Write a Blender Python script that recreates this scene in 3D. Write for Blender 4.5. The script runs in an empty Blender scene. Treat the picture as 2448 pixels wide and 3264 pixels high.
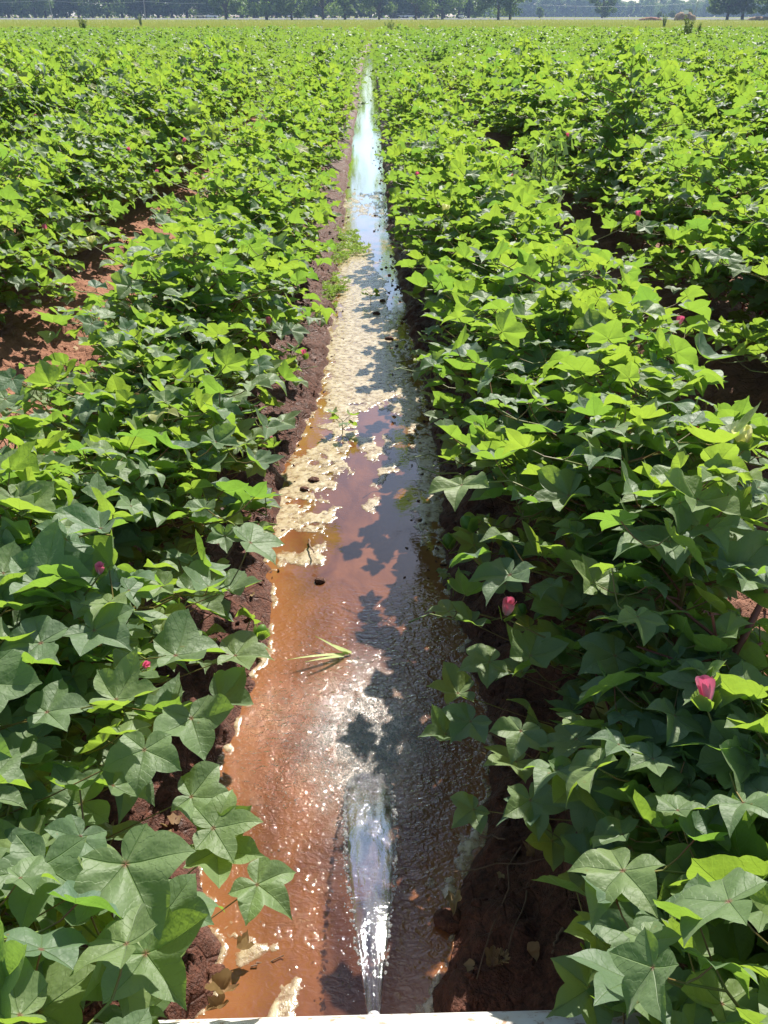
import bpy, math, random
import numpy as np
from mathutils import Vector, Matrix
R_ = math.radians
sc = bpy.context.scene
COL = sc.collection

# ------------------------------------------------------------------ camera, world, sun, exposure
CH, PITCH, YAW, FPX = 1.5, R_(29.75), R_(0.8), 2770.0
cd = bpy.data.cameras.new('camera'); cam = bpy.data.objects.new('camera', cd); COL.objects.link(cam)
cam.location = (0, 0, CH); cam.rotation_euler = (R_(90) - PITCH, 0, -YAW)
cd.sensor_fit = 'VERTICAL'; cd.sensor_height = 24.0; cd.lens = 24.0 * FPX / 3264.0
cd.clip_start = 0.02; cd.clip_end = 6000
sc.camera = cam
SUN_EL, SUN_AZ = R_(46.5), R_(20)
SUN = np.array([math.sin(SUN_AZ) * math.cos(SUN_EL), math.cos(SUN_AZ) * math.cos(SUN_EL), math.sin(SUN_EL)])
w = bpy.data.worlds.new("World"); sc.world = w; w.use_nodes = True
nt = w.node_tree; bg = nt.nodes['Background']
sky = nt.nodes.new('ShaderNodeTexSky'); sky.sky_type = 'NISHITA'; sky.sun_disc = False
sky.sun_elevation = SUN_EL; sky.sun_rotation = SUN_AZ; sky.dust_density = 0.7; sky.ozone_density = 2.0; sky.air_density = 1.0
nt.links.new(sky.outputs[0], bg.inputs[0]); bg.inputs[1].default_value = 0.085
sl = bpy.data.lights.new('sun', 'SUN'); sl.energy = 5.0; sl.angle = R_(0.53); sl.color = (1.0, 0.95, 0.86)
so = bpy.data.objects.new('sun', sl); COL.objects.link(so)
so.rotation_euler = Vector((-SUN).tolist()).to_track_quat('-Z', 'Y').to_euler()
sc.view_settings.view_transform = 'Standard'; sc.view_settings.look = 'None'
sc.view_settings.exposure = 1.02; sc.view_settings.gamma = 1.0

RNG = np.random.default_rng(7)

# ------------------------------------------------------------------ helpers
cM = np.array(Matrix.Rotation(-YAW, 3, 'Z') @ Matrix.Rotation(R_(90) - PITCH, 3, 'X'))
def P(px, py, h=0.0):
    """world point at height h on the line of sight through photo pixel (px, py)"""
    d = cM @ np.array([(px - 1224) / FPX, -(py - 1632) / FPX, -1.0])
    t = (h - CH) / d[2]
    return np.array([0, 0, CH]) + d * t
def depth_at(px, py, h):
    p = P(px, py, h) - np.array([0, 0, CH]); f = cM @ np.array([0, 0, -1.0])
    return float(p @ f)
def proj(x, y, z):
    v = (np.stack([x, y, z - CH], -1)) @ cM
    return 1224 + FPX * v[..., 0] / -v[..., 2], 1632 - FPX * v[..., 1] / -v[..., 2], -v[..., 2]

def hsh(i, j, s):
    n = (i.astype(np.int64) * 374761393 + j.astype(np.int64) * 668265263 + s * 1442695041) & 0xffffffff
    n = ((n ^ (n >> 13)) * 1274126177) & 0xffffffff
    return ((n ^ (n >> 16)) & 0xffff) / 65535.0
def vn(x, y, s=0):
    x = np.asarray(x, float); y = np.asarray(y, float)
    i = np.floor(x); j = np.floor(y); u = x - i; v = y - j
    u = u * u * (3 - 2 * u); v = v * v * (3 - 2 * v)
    i = i.astype(np.int64); j = j.astype(np.int64)
    return (hsh(i, j, s) * (1 - u) + hsh(i + 1, j, s) * u) * (1 - v) + (hsh(i, j + 1, s) * (1 - u) + hsh(i + 1, j + 1, s) * u) * v
def fbm(x, y, s=0, o=4, g=0.5):
    a = 1.0; t = 0; n = 0
    for k in range(o):
        t = t + a * vn(x * 2 ** k + 7.3 * k, y * 2 ** k + 3.1 * k, s + k); n += a; a *= g
    return t / n
def sstep(a, b, x):
    t = np.clip((x - a) / (b - a), 0, 1); return t * t * (3 - 2 * t)

def tag(o, label=None, cat=None, group=None, kind=None):
    if label: o['label'] = label
    if cat: o['category'] = cat
    if group: o['group'] = group
    if kind: o['kind'] = kind
    return o
def empty(name, loc=(0, 0, 0), rz=0.0):
    o = bpy.data.objects.new(name, None); o.empty_display_size = 0.05; COL.objects.link(o)
    o.location = loc; o.rotation_euler = (0, 0, rz); return o

def np_mesh(name, V, F, mats, uv=None, attrs=None, mi=None, smooth=True):
    """V (n,3), F (m,3 or 4) -> mesh datablock"""
    me = bpy.data.meshes.new(name)
    V = np.ascontiguousarray(V, np.float32); F = np.ascontiguousarray(F, np.int32)
    m, k = F.shape
    me.vertices.add(len(V)); me.vertices.foreach_set('co', V.ravel())
    me.loops.add(m * k); me.loops.foreach_set('vertex_index', F.ravel())
    me.polygons.add(m); me.polygons.foreach_set('loop_start', np.arange(0, m * k, k, dtype=np.int32))
    me.polygons.foreach_set('loop_total', np.full(m, k, np.int32))
    me.polygons.foreach_set('use_smooth', np.full(m, smooth, bool))
    for mm in (mats if isinstance(mats, (list, tuple)) else [mats]): me.materials.append(mm)
    if mi is not None: me.polygons.foreach_set('material_index', np.ascontiguousarray(mi, np.int32))
    if uv is not None:
        l = me.uv_layers.new(name='uv'); l.data.foreach_set('uv', np.ascontiguousarray(uv, np.float32).ravel())
    for an, av in (attrs or {}).items():
        a = me.attributes.new(an, 'FLOAT', 'POINT'); a.data.foreach_set('value', np.ascontiguousarray(av, np.float32))
    me.update(calc_edges=True); me.validate()
    return me
def link(name, me, parent=None, loc=None):
    o = bpy.data.objects.new(name, me); COL.objects.link(o)
    if parent: o.parent = parent
    if loc is not None: o.location = loc
    return o

class MB:
    """collects triangles from tubes, boxes, lathes and blobs"""
    def __init__(s): s.V = []; s.F = []; s.T = []; s.M = []; s.n = 0
    def add(s, V, F, t=0.5, m=0):
        V = np.asarray(V, float); F = np.asarray(F, int)
        if F.shape[1] == 4: F = np.concatenate([F[:, [0, 1, 2]], F[:, [0, 2, 3]]])
        s.V.append(V); s.F.append(F + s.n); s.n += len(V)
        s.T.append(np.broadcast_to(np.asarray(t, float), (len(V),))); s.M.append(np.full(len(F), m))
    def tube(s, pts, rad, sides=6, t=0.5, m=0, cap=True):
        pts = np.asarray(pts, float); n = len(pts); rad = np.broadcast_to(np.asarray(rad, float), (n,))
        tg = np.gradient(pts, axis=0); tg /= np.linalg.norm(tg, axis=1, keepdims=True) + 1e-9
        ref = np.array([0, 0, 1.0]) if abs(tg[:, 2]).mean() < 0.8 else np.array([1.0, 0, 0])
        a = np.cross(tg, ref); a /= np.linalg.norm(a, axis=1, keepdims=True) + 1e-9; b = np.cross(tg, a)
        an = np.arange(sides) / sides * 2 * np.pi
        V = pts[:, None] + rad[:, None, None] * (a[:, None] * np.cos(an)[None, :, None] + b[:, None] * np.sin(an)[None, :, None])
        V = V.reshape(-1, 3); F = []
        for i in range(n - 1):
            for j in range(sides):
                k = (j + 1) % sides; F.append((i * sides + j, i * sides + k, (i + 1) * sides + k, (i + 1) * sides + j))
        tt = np.repeat(np.broadcast_to(np.asarray(t, float), (n,)), sides)
        s.add(V, F, tt, m)
        if cap:
            for e in (0, n - 1):
                ring = V[e * sides:(e + 1) * sides]
                s.add(np.vstack([ring, pts[e]]), [(j, (j + 1) % sides, sides) if e else ((j + 1) % sides, j, sides) for j in range(sides)], tt[e * sides], m)
    def box(s, c, d, m=0, rz=0.0, t=0.5):
        c = np.asarray(c, float); d = np.asarray(d, float) / 2
        q = np.array([(-1, -1, -1), (1, -1, -1), (1, 1, -1), (-1, 1, -1), (-1, -1, 1), (1, -1, 1), (1, 1, 1), (-1, 1, 1)]) * d
        cr, sr = math.cos(rz), math.sin(rz)
        q = q @ np.array([[cr, sr, 0], [-sr, cr, 0], [0, 0, 1]])
        s.add(q + c, [(0, 3, 2, 1), (4, 5, 6, 7), (0, 1, 5, 4), (1, 2, 6, 5), (2, 3, 7, 6), (3, 0, 4, 7)], t, m)
    def blob(s, c, r, m=0, t=0.5, nu=10, nv=7, noise=0.0, seed=0):
        th = np.linspace(0, np.pi, nv); ph = np.arange(nu) / nu * 2 * np.pi
        T, PH = np.meshgrid(th, ph, indexing='ij')
        d = np.stack([np.sin(T) * np.cos(PH), np.sin(T) * np.sin(PH), np.cos(T)], -1).reshape(-1, 3)
        k = 1 + noise * (fbm(d[:, 0] * 2.5 + seed, d[:, 1] * 2.5 + d[:, 2] * 3, seed) - 0.5) * 2
        V = np.asarray(c) + d * np.asarray(r) * k[:, None]
        F = [(i * nu + j, (i + 1) * nu + j, (i + 1) * nu + (j + 1) % nu, i * nu + (j + 1) % nu) for i in range(nv - 1) for j in range(nu)]
        s.add(V, F, t, m)
    def mesh(s, name, mats, smooth=True, extra=None):
        return np_mesh(name, np.vstack(s.V), np.vstack(s.F), mats, attrs={'tint': np.concatenate(s.T)}, mi=np.concatenate(s.M), smooth=smooth)
    def build(s, name, mats, parent=None, loc=None, smooth=True):
        return link(name, s.mesh(name, mats, smooth), parent, loc)

# ------------------------------------------------------------------ materials
def mat(name):
    m = bpy.data.materials.new(name); m.use_nodes = True; n = m.node_tree.nodes; n.clear()
    return m, m.node_tree
class NT:
    def __init__(s, tree): s.t = tree
    def n(s, typ, ins=None, **kw):
        nd = s.t.nodes.new('ShaderNode' + typ)
        for k, v in kw.items(): setattr(nd, k, v)
        for k, v in (ins or {}).items():
            if isinstance(v, bpy.types.NodeSocket): s.t.links.new(v, nd.inputs[k])
            else: nd.inputs[k].default_value = v
        return nd
    def math(s, op, a, b=0.0, c=0.0, clamp=False):
        return s.n('Math', {0: a, 1: b, 2: c}, operation=op, use_clamp=clamp).outputs[0]
    def mix(s, f, a, b):
        nd = s.t.nodes.new('ShaderNodeMix'); nd.data_type = 'RGBA'
        for k, v in ((0, f), (6, a), (7, b)):
            if isinstance(v, bpy.types.NodeSocket): s.t.links.new(v, nd.inputs[k])
            else: nd.inputs[k].default_value = v if k == 0 else (*v[:3], 1)
        return nd.outputs[2]
    def ramp(s, f, stops):
        nd = s.t.nodes.new('ShaderNodeValToRGB'); cr = nd.color_ramp
        while len(cr.elements) < len(stops): cr.elements.new(0.5)
        for e, (p, c) in zip(cr.elements, stops):
            e.position = p; e.color = (*c, 1) if isinstance(c, tuple) else (c, c, c, 1)
        s.t.links.new(f, nd.inputs[0]); return nd.outputs[0]
    def noise(s, scale, vec=None, detail=4, rough=0.55, dist=0.0):
        ins = {'Scale': scale, 'Detail': detail, 'Roughness': rough, 'Distortion': dist}
        if vec is not None: ins['Vector'] = vec
        return s.n('TexNoise', ins).outputs['Fac']
    def out(s, sh): s.t.links.new(sh, s.n('OutputMaterial').inputs[0])
    def obj(s): return s.n('TexCoord').outputs['Object']
    def geo(s): return s.n('NewGeometry')
    def attr(s, a): return s.n('Attribute', attribute_name=a).outputs['Fac']

def leaf_material(name, veins=True, top=(0.150, 0.225, 0.098), low=(0.095, 0.19, 0.04), trans=(0.275, 0.455, 0.045), tf=0.46):
    m, tr = mat(name); N = NT(tr)
    tint = N.attr('tint'); geo = N.geo()
    c_top = N.mix(tint, (top[0] * .72, top[1] * .80, top[2] * 1.1), (top[0] * 1.35, top[1] * 1.22, top[2] * .9))
    c_low = N.mix(tint, (low[0] * .8, low[1] * .85, low[2]), (low[0] * 1.3, low[1] * 1.15, low[2]))
    col = N.mix(geo.outputs['Backfacing'], c_top, c_low)
    ctr = N.mix(tint, (trans[0] * .75, trans[1] * .85, trans[2]), (trans[0] * 1.3, trans[1] * 1.1, trans[2]))
    # a few leaves have begun to yellow
    old = N.math('GREATER_THAN', tint, 0.975)
    col = N.mix(N.math('MULTIPLY', old, 0.6), col, (0.35, 0.30, 0.04))
    if veins:
        uv = N.n('UVMap', uv_map='uv').outputs[0]; sp = N.n('SeparateXYZ', {0: uv})
        s_, d_ = sp.outputs[0], N.math('ABSOLUTE', sp.outputs[1])
        wid = N.math('MULTIPLY_ADD', s_, -0.012, 0.017)
        mid = N.math('SUBTRACT', 1.0, N.math('DIVIDE', d_, wid), clamp=True)
        q = N.math('FRACT', N.math('MULTIPLY', N.math('MULTIPLY_ADD', d_, -0.8, N.math('ADD', s_, N.math('MULTIPLY', N.noise(9.0, uv, 2), 0.12))), 6.0))
        side = N.math('SUBTRACT', 1.0, N.math('DIVIDE', q, 0.10), clamp=True)
        vein = N.math('MAXIMUM', N.math('MULTIPLY', mid, 0.75), N.math('MULTIPLY', side, 0.13))
        col = N.mix(vein, col, (0.22, 0.33, 0.12))
        eye = N.math('SUBTRACT', 1.0, N.math('DIVIDE', N.n('VectorMath', {0: uv}, operation='LENGTH').outputs['Value'], 0.07), clamp=True)
        col = N.mix(eye, col, (0.30, 0.05, 0.06))
    nz = N.noise(14.0, N.obj(), 3)
    col = N.mix(N.math('MULTIPLY', nz, 0.45), col, N.mix(0.5, col, (0.03, 0.085, 0.02)))
    spot = N.math('MULTIPLY', N.ramp(N.noise(46.0, N.obj(), 3, 0.6), [(0.70, 0.0), (0.74, 1.0)]), 0.7)
    col = N.mix(spot, col, (0.20, 0.13, 0.04))
    bh = N.noise(38.0, N.obj(), 3)
    if veins: bh = N.math('SUBTRACT', bh, N.math('MULTIPLY', vein, 0.9))
    bump = N.n('Bump', {'Height': bh, 'Strength': 0.5, 'Distance': 0.008}).outputs[0]
    pr = N.n('BsdfPrincipled', {'Base Color': col, 'Roughness': 0.56, 'Specular IOR Level': 0.6, 'Normal': bump,
                                'Sheen Weight': 0.12, 'Sheen Roughness': 0.4})
    tl = N.n('BsdfTranslucent', {'Color': ctr, 'Normal': bump})
    N.out(N.n('MixShader', {0: tf, 1: pr.outputs[0], 2: tl.outputs[0]}).outputs[0])
    return m
def plain(name, col, rough=0.6, var=0.15, scale=20, spec=0.4, bump=0.0, bscale=60, metallic=0.0):
    m, tr = mat(name); N = NT(tr)
    nz = N.noise(scale, N.obj(), 4)
    c = N.mix(nz, tuple(x * (1 - var) for x in col), tuple(min(1, x * (1 + var)) for x in col))
    ins = {'Base Color': c, 'Roughness': rough, 'Specular IOR Level': spec, 'Metallic': metallic}
    if bump: ins['Normal'] = N.n('Bump', {'Height': N.noise(bscale, N.obj(), 5), 'Strength': bump, 'Distance': 0.01}).outputs[0]
    N.out(N.n('BsdfPrincipled', ins).outputs[0]); return m
def tinted(name, stops, rough=0.6, trans=None, tf=0.35, scale=30, bump=0.2):
    """colour picked along a ramp by the mesh's own tint value"""
    m, tr = mat(name); N = NT(tr)
    t = N.math('ADD', N.attr('tint'), N.math('MULTIPLY_ADD', N.noise(scale, N.obj(), 3), 0.2, -0.1))
    c = N.ramp(t, stops)
    b = N.n('Bump', {'Height': N.noise(scale * 4, N.obj(), 3), 'Strength': bump, 'Distance': 0.003}).outputs[0]
    pr = N.n('BsdfPrincipled', {'Base Color': c, 'Roughness': rough, 'Specular IOR Level': 0.35, 'Normal': b})
    if trans:
        tl = N.n('BsdfTranslucent', {'Color': (*trans, 1)})
        N.out(N.n('MixShader', {0: tf, 1: pr.outputs[0], 2: tl.outputs[0]}).outputs[0])
    else: N.out(pr.outputs[0])
    return m

M_LEAF = leaf_material('cotton_leaf')
M_LEAF_FAR = leaf_material('cotton_leaf_plain', veins=False, trans=(0.22, 0.37, 0.045), low=(0.10, 0.18, 0.045))
M_STEM = tinted('cotton_stem', [(0.0, (0.13, 0.045, 0.03)), (0.45, (0.22, 0.07, 0.045)), (0.7, (0.16, 0.15, 0.04)), (1.0, (0.13, 0.25, 0.05))], 0.5)
M_PINK = tinted('pink_petal', [(0.0, (0.80, 0.66, 0.60)), (0.5, (0.72, 0.32, 0.38)), (1.0, (0.50, 0.11, 0.21))], 0.5, trans=(0.8, 0.12, 0.25), tf=0.35)
M_CREAM = tinted('cream_petal', [(0.0, (0.62, 0.60, 0.18)), (1.0, (0.80, 0.78, 0.46))], 0.5, trans=(0.85, 0.85, 0.4), tf=0.4)
M_BRACT = tinted('green_bract', [(0.0, (0.08, 0.17, 0.04)), (1.0, (0.22, 0.33, 0.06))], 0.5, trans=(0.4, 0.6, 0.05), tf=0.35)
M_WEED = tinted('weed_leaf', [(0.0, (0.20, 0.27, 0.10)), (1.0, (0.45, 0.50, 0.20))], 0.6, trans=(0.35, 0.55, 0.06), tf=0.35)
M_DARKWEED = tinted('dark_weed_leaf', [(0.0, (0.045, 0.085, 0.03)), (1.0, (0.10, 0.17, 0.05))], 0.6, trans=(0.2, 0.3, 0.05), tf=0.3)
M_DRY = tinted('dry_leaf', [(0.0, (0.16, 0.085, 0.04)), (1.0, (0.38, 0.27, 0.13))], 0.7, trans=(0.5, 0.35, 0.15), tf=0.2)
M_TWIG = plain('dry_twig', (0.16, 0.095, 0.06), 0.8, 0.3, 40, bump=0.4)

# ------------------------------------------------------------------ terrain
SP, XC = 1.25, -0.055
_e = [(3400, 560, 1400), (3230, 640, 1400), (3100, 700, 1405), (2950, 690, 1440), (2800, 665, 1450), (2700, 640, 1530), (2600, 650, 1560), (2400, 700, 1560),
      (2200, 800, 1530), (2000, 850, 1480), (1900, 865, 1430), (1750, 868, 1400), (1600, 890, 1412), (1500, 905, 1400), (1400, 950, 1390),
      (1250, 1025, 1350), (1100, 1050, 1318), (900, 1072, 1275), (760, 1090, 1240), (600, 1105, 1228), (400, 1132, 1212), (200, 1158, 1194), (150, 1168, 1186)]
_ey = np.array([P(1180, a)[1] for a, b, c in _e]); _el = np.array([P(b, a)[0] for a, b, c in _e]); _er = np.array([P(c, a)[0] for a, b, c in _e])
def edges(y):
    fade = np.clip(y / 6, 0.3, 1)
    L = np.interp(y, _ey, _el) + 0.035 * (fbm(y * 6, y * 0 + 3, 11) - 0.5) + 0.03 * (vn(y * 22, y * 0, 5) - 0.5)
    R = np.interp(y, _ey, _er) + 0.035 * (fbm(y * 6, y * 0 + 9, 12) - 0.5) + 0.03 * (vn(y * 22, y * 0, 6) - 0.5)
    return L, R
FIELD_END = 60.0
def ground_z(x, y, detail=True):
    L, R = edges(y)
    s = np.maximum(L - x, x - R)
    wob = 0.05 * (fbm(x * 3, y * 1.2, 21) - 0.5)
    zc = np.where(s < 0, -0.035 * np.clip(-s / 0.07, 0, 1), 0.022 * sstep(0, 0.03, s) + 0.11 * sstep(0.0, 0.34, s))
    k = np.round((x - XC) / SP); d = np.abs(x - XC - SP * k)
    zo = 0.03 + 0.10 * sstep(0.10, 0.5, d + wob)
    z = np.where(k == 0, zc, zo)
    if detail:
        near = np.clip(1.3 - y / 14, 0, 1) * sstep(-0.01, 0.04, np.where(k == 0, s, 1.0))
        cl = fbm(x * 24, y * 24, 31, 4, 0.6); lump = np.maximum(vn(x * 9, y * 9, 41) - 0.45, 0)
        z = z + near * (0.045 * (cl - 0.5) + 0.06 * lump + 0.014 * (np.abs(vn(x * 60, y * 60, 51) - 0.5)))
    far = sstep(FIELD_END - 1, FIELD_END + 1, y)
    side = sstep(60, 70, np.abs(x))
    z = z * (1 - far) + 0.08 * far
    return z, s, k
def axis(lo, hi, step, far_lo, far_hi, g=1.13):
    a = list(np.arange(lo, hi, step)); st = step
    up = []; v = a[-1]
    while v < far_hi: st *= g; v += st; up.append(v)
    dn = []; v = a[0]; st = step
    while v > far_lo: st *= g; v -= st; dn.append(v)
    return np.array(dn[::-1] + a + up)
def grid_faces(nx, ny):
    i = np.arange(nx * ny).reshape(ny, nx)
    return np.stack([i[:-1, :-1], i[:-1, 1:], i[1:, 1:], i[1:, :-1]], -1).reshape(-1, 4)
gx = axis(-2.0, 1.6, 0.0105, -2600, 2600, 1.07)
gy = axis(0.55, 5.0, 0.011, -3, 4200, 1.035)
X, Y = np.meshgrid(gx, gy); Z, S, K = ground_z(X.ravel(), Y.ravel())
wet = np.where(K == 0, 1 - sstep(0.16, 0.42, S + 0.12 * (fbm(X.ravel() * 7, Y.ravel() * 7, 61) - 0.5)), 0.12 * vn(X.ravel() * 2, Y.ravel() * 2, 62))
wet = np.where(X.ravel() > 0.6, np.maximum(wet, 0.45), wet)
mg, tr = mat('red_clay_soil'); N = NT(tr)
oc = N.obj(); n1 = N.noise(9, oc, 6, 0.65); n2 = N.noise(70, oc, 5, 0.7)
dry = N.mix(N.ramp(n1, [(0.3, 0.0), (0.7, 1.0)]), (0.235, 0.105, 0.062), (0.40, 0.20, 0.125))
dry = N.mix(N.math('MULTIPLY', N.ramp(n2, [(0.35, 1.0), (0.55, 0.0)]), 0.5), dry, (0.18, 0.07, 0.04))
wetc = N.mix(N.ramp(n2, [(0.35, 0.0), (0.7, 1.0)]), (0.050, 0.020, 0.013), (0.150, 0.056, 0.034))
wa = N.attr('wet')
cc = N.mix(wa, dry, wetc)
hb = N.math('ADD', N.math('MULTIPLY', n2, 0.5), N.noise(190, oc, 3, 0.6))
vor = N.n('TexVoronoi', {'Vector': oc, 'Scale': 17.0, 'Randomness': 1.0}, feature='DISTANCE_TO_EDGE').outputs['Distance']
hb = N.math('ADD', hb, N.math('MULTIPLY', N.ramp(vor, [(0.0, 0.0), (0.06, 1.0)]), 0.5))
rgh = N.n('MapRange', {'Value': N.math('MULTIPLY', wa, N.ramp(n1, [(0.35, 0.2), (0.6, 1.0)])), 'To Min': 0.92, 'To Max': 0.34}).outputs[0]
N.out(N.n('BsdfPrincipled', {'Base Color': cc, 'Roughness': rgh, 'Specular IOR Level': 0.22,
      'Normal': N.n('Bump', {'Height': hb, 'Strength': 0.75, 'Distance': 0.012}).outputs[0]}).outputs[0])
go = link('ground', np_mesh('ground', np.stack([X.ravel(), Y.ravel(), Z], -1), grid_faces(len(gx), len(gy)), mg, attrs={'wet': wet}))
tag(go, 'red brown clay soil of the cotton field, wet beside the water channel', 'ground', kind='structure')

# ------------------------------------------------------------------ water
IMP = P(1175, 2440)            # where the jet meets the channel
def turb(x, y):
    d = np.hypot((x - IMP[0] - 0.0) / 0.095, (y - IMP[1] - 0.080) / 0.19)
    return np.exp(-d * d)
def rippled(x, y):
    t = turb(x, y)
    sp = np.clip(1 - np.abs(y - IMP[1] - 0.12) / 0.75, 0, 1)
    r = np.hypot(x - IMP[0], y - IMP[1])
    z = 0.0016 * sp * (fbm(x * 34 + 3 * vn(x * 9, y * 9, 3), y * 48, 71, 3) - 0.5) * 2
    z = z + 0.0009 * sp * np.sin(r * 130 + 5 * vn(x * 10, y * 10, 72)) * np.exp(-r * 2.5)
    z = z + 0.022 * t * (fbm(x * 22, y * 22, 73, 5, 0.6) - 0.38)
    z = z + 0.0006 * (fbm(x * 18, y * 9, 74) - 0.5)
    for cx, cy, rr in RINGS:
        q = np.hypot(x - cx, y - cy); z = z + 0.0011 * np.sin(q * 380) * np.exp(-(q / rr) ** 2)
    return z
RINGS = [(P(915, 2968)[0], P(915, 2968)[1], 0.03), (P(1000, 2990)[0], P(1000, 2990)[1], 0.03), (P(1060, 1950)[0], P(1060, 1950)[1], 0.06), (P(980, 2700)[0], P(980, 2700)[1], 0.03)]
wx = np.arange(-0.60, 0.58, 0.0055)
wy = axis(0.55, 3.2, 0.0055, 0.50, 44, 1.03)
X, Y = np.meshgrid(wx, wy); xr, yr = X.ravel(), Y.ravel()
Zw = rippled(xr, yr)
frothA = np.clip(turb(xr, yr) * 1.5, 0, 1)
L, R = edges(yr); shal = 1 - sstep(0.0, 0.16, np.minimum(xr - L, R - xr))
mw, tr = mat('muddy_water'); N = NT(tr)
oc = N.obj(); mp = N.n('Mapping', {'Vector': oc, 'Scale': (1.0, 0.55, 1.0)}).outputs[0]
n1 = N.noise(5.5, mp, 5, 0.6, 1.2); n2 = N.noise(38, mp, 4, 0.6, 0.8)
mud = N.mix(N.ramp(n1, [(0.35, 0.0), (0.65, 1.0)]), (0.090, 0.033, 0.017), (0.175, 0.066, 0.027))
mud = N.mix(N.attr('shallow'), mud, (0.23, 0.09, 0.035))
fr = N.math('MULTIPLY', N.attr('froth'), N.math('ADD', N.math('MULTIPLY', N.ramp(N.noise(16, oc, 4, 0.6, 0.6), [(0.35, 0.0), (0.65, 1.0)]), .55), N.math('MULTIPLY', N.ramp(N.noise(240, oc, 4, 0.8), [(0.42, 0.0), (0.6, 1.0)]), .4)))
colw = N.mix(fr, mud, (0.72, 0.66, 0.58))
st_ = N.attr('stir')
mp2 = N.n('Mapping', {'Vector': oc, 'Scale': (1.0, 1.5, 1.0)}).outputs[0]
bh = N.math('ADD', N.noise(42, mp2, 2, 0.5, 0.9), N.math('MULTIPLY', N.noise(120, oc, 2, 0.5, 0.4), N.math('MULTIPLY', st_, 0.5)))
bw = N.n('Bump', {'Height': bh, 'Strength': N.n('MapRange', {'Value': st_, 'To Min': 0.05, 'To Max': 1.0}).outputs[0], 'Distance': 0.0075}).outputs[0]
dif = N.n('BsdfDiffuse', {'Color': colw, 'Normal': N.n('Bump', {'Height': fr, 'Strength': 0.5, 'Distance': 0.006}).outputs[0]})
glo = N.n('BsdfGlossy', {'Color': (1, 1, 1, 1), 'Roughness': N.n('MapRange', {'Value': fr, 'To Min': 0.03, 'To Max': 0.2}).outputs[0], 'Normal': bw})
N.out(N.n('MixShader', {0: N.math('MULTIPLY', N.n('Fresnel', {'IOR': 1.33, 'Normal': bw}).outputs[0], 2.3, clamp=True), 1: dif.outputs[0], 2: glo.outputs[0]}).outputs[0])
stir = np.clip(1 - np.abs(yr - IMP[1] - 0.06) / 0.72, 0, 1) ** 0.7
wo = link('water', np_mesh('water', np.stack([xr, yr, Zw], -1), grid_faces(len(wx), len(wy)), mw, attrs={'froth': frothA, 'shallow': shal, 'stir': stir}))
tag(wo, 'shallow muddy red brown irrigation water running down the furrow', 'water', kind='structure')
# the wet furrow on the right of the next row
wx2 = np.linspace(1.06, 1.34, 24); wy2 = np.linspace(4.2, 11, 240)
X, Y = np.meshgrid(wx2, wy2)
wo2 = link('water', np_mesh('water', np.stack([X.ravel(), Y.ravel(), 0.034 + 0.001 * fbm(X.ravel() * 20, Y.ravel() * 20, 3)], -1), grid_faces(24, 240), mw,
           attrs={'froth': X.ravel() * 0, 'shallow': X.ravel() * 0, 'stir': X.ravel() * 0 + 0.1}))
tag(wo2, 'thin puddle of muddy water in the next furrow to the right', 'water', kind='structure')

# ------------------------------------------------------------------ foam: film cut from a fine grid along its outline
def inpoly(x, y, poly):
    c = np.zeros(x.shape, bool); n = len(poly); j = n - 1
    for i in range(n):
        xi, yi = poly[i]; xj, yj = poly[j]
        t = ((yi > y) != (yj > y)) & (x < (xj - xi) * (y - yi) / (yj - yi + 1e-12) + xi); c ^= t; j = i
    return c
def polydist(x, y, poly):
    d = np.full(x.shape, 1e9); n = len(poly)
    for i in range(n):
        a = np.array(poly[i]); b = np.array(poly[(i + 1) % n]); ab = b - a
        t = np.clip(((x - a[0]) * ab[0] + (y - a[1]) * ab[1]) / (ab @ ab + 1e-12), 0, 1)
        d = np.minimum(d, np.hypot(x - a[0] - t * ab[0], y - a[1] - t * ab[1]))
    return np.where(inpoly(x, y, poly), d, -d)
def pp(pts): return [tuple(P(a, b)[:2]) for a, b in pts]
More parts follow.
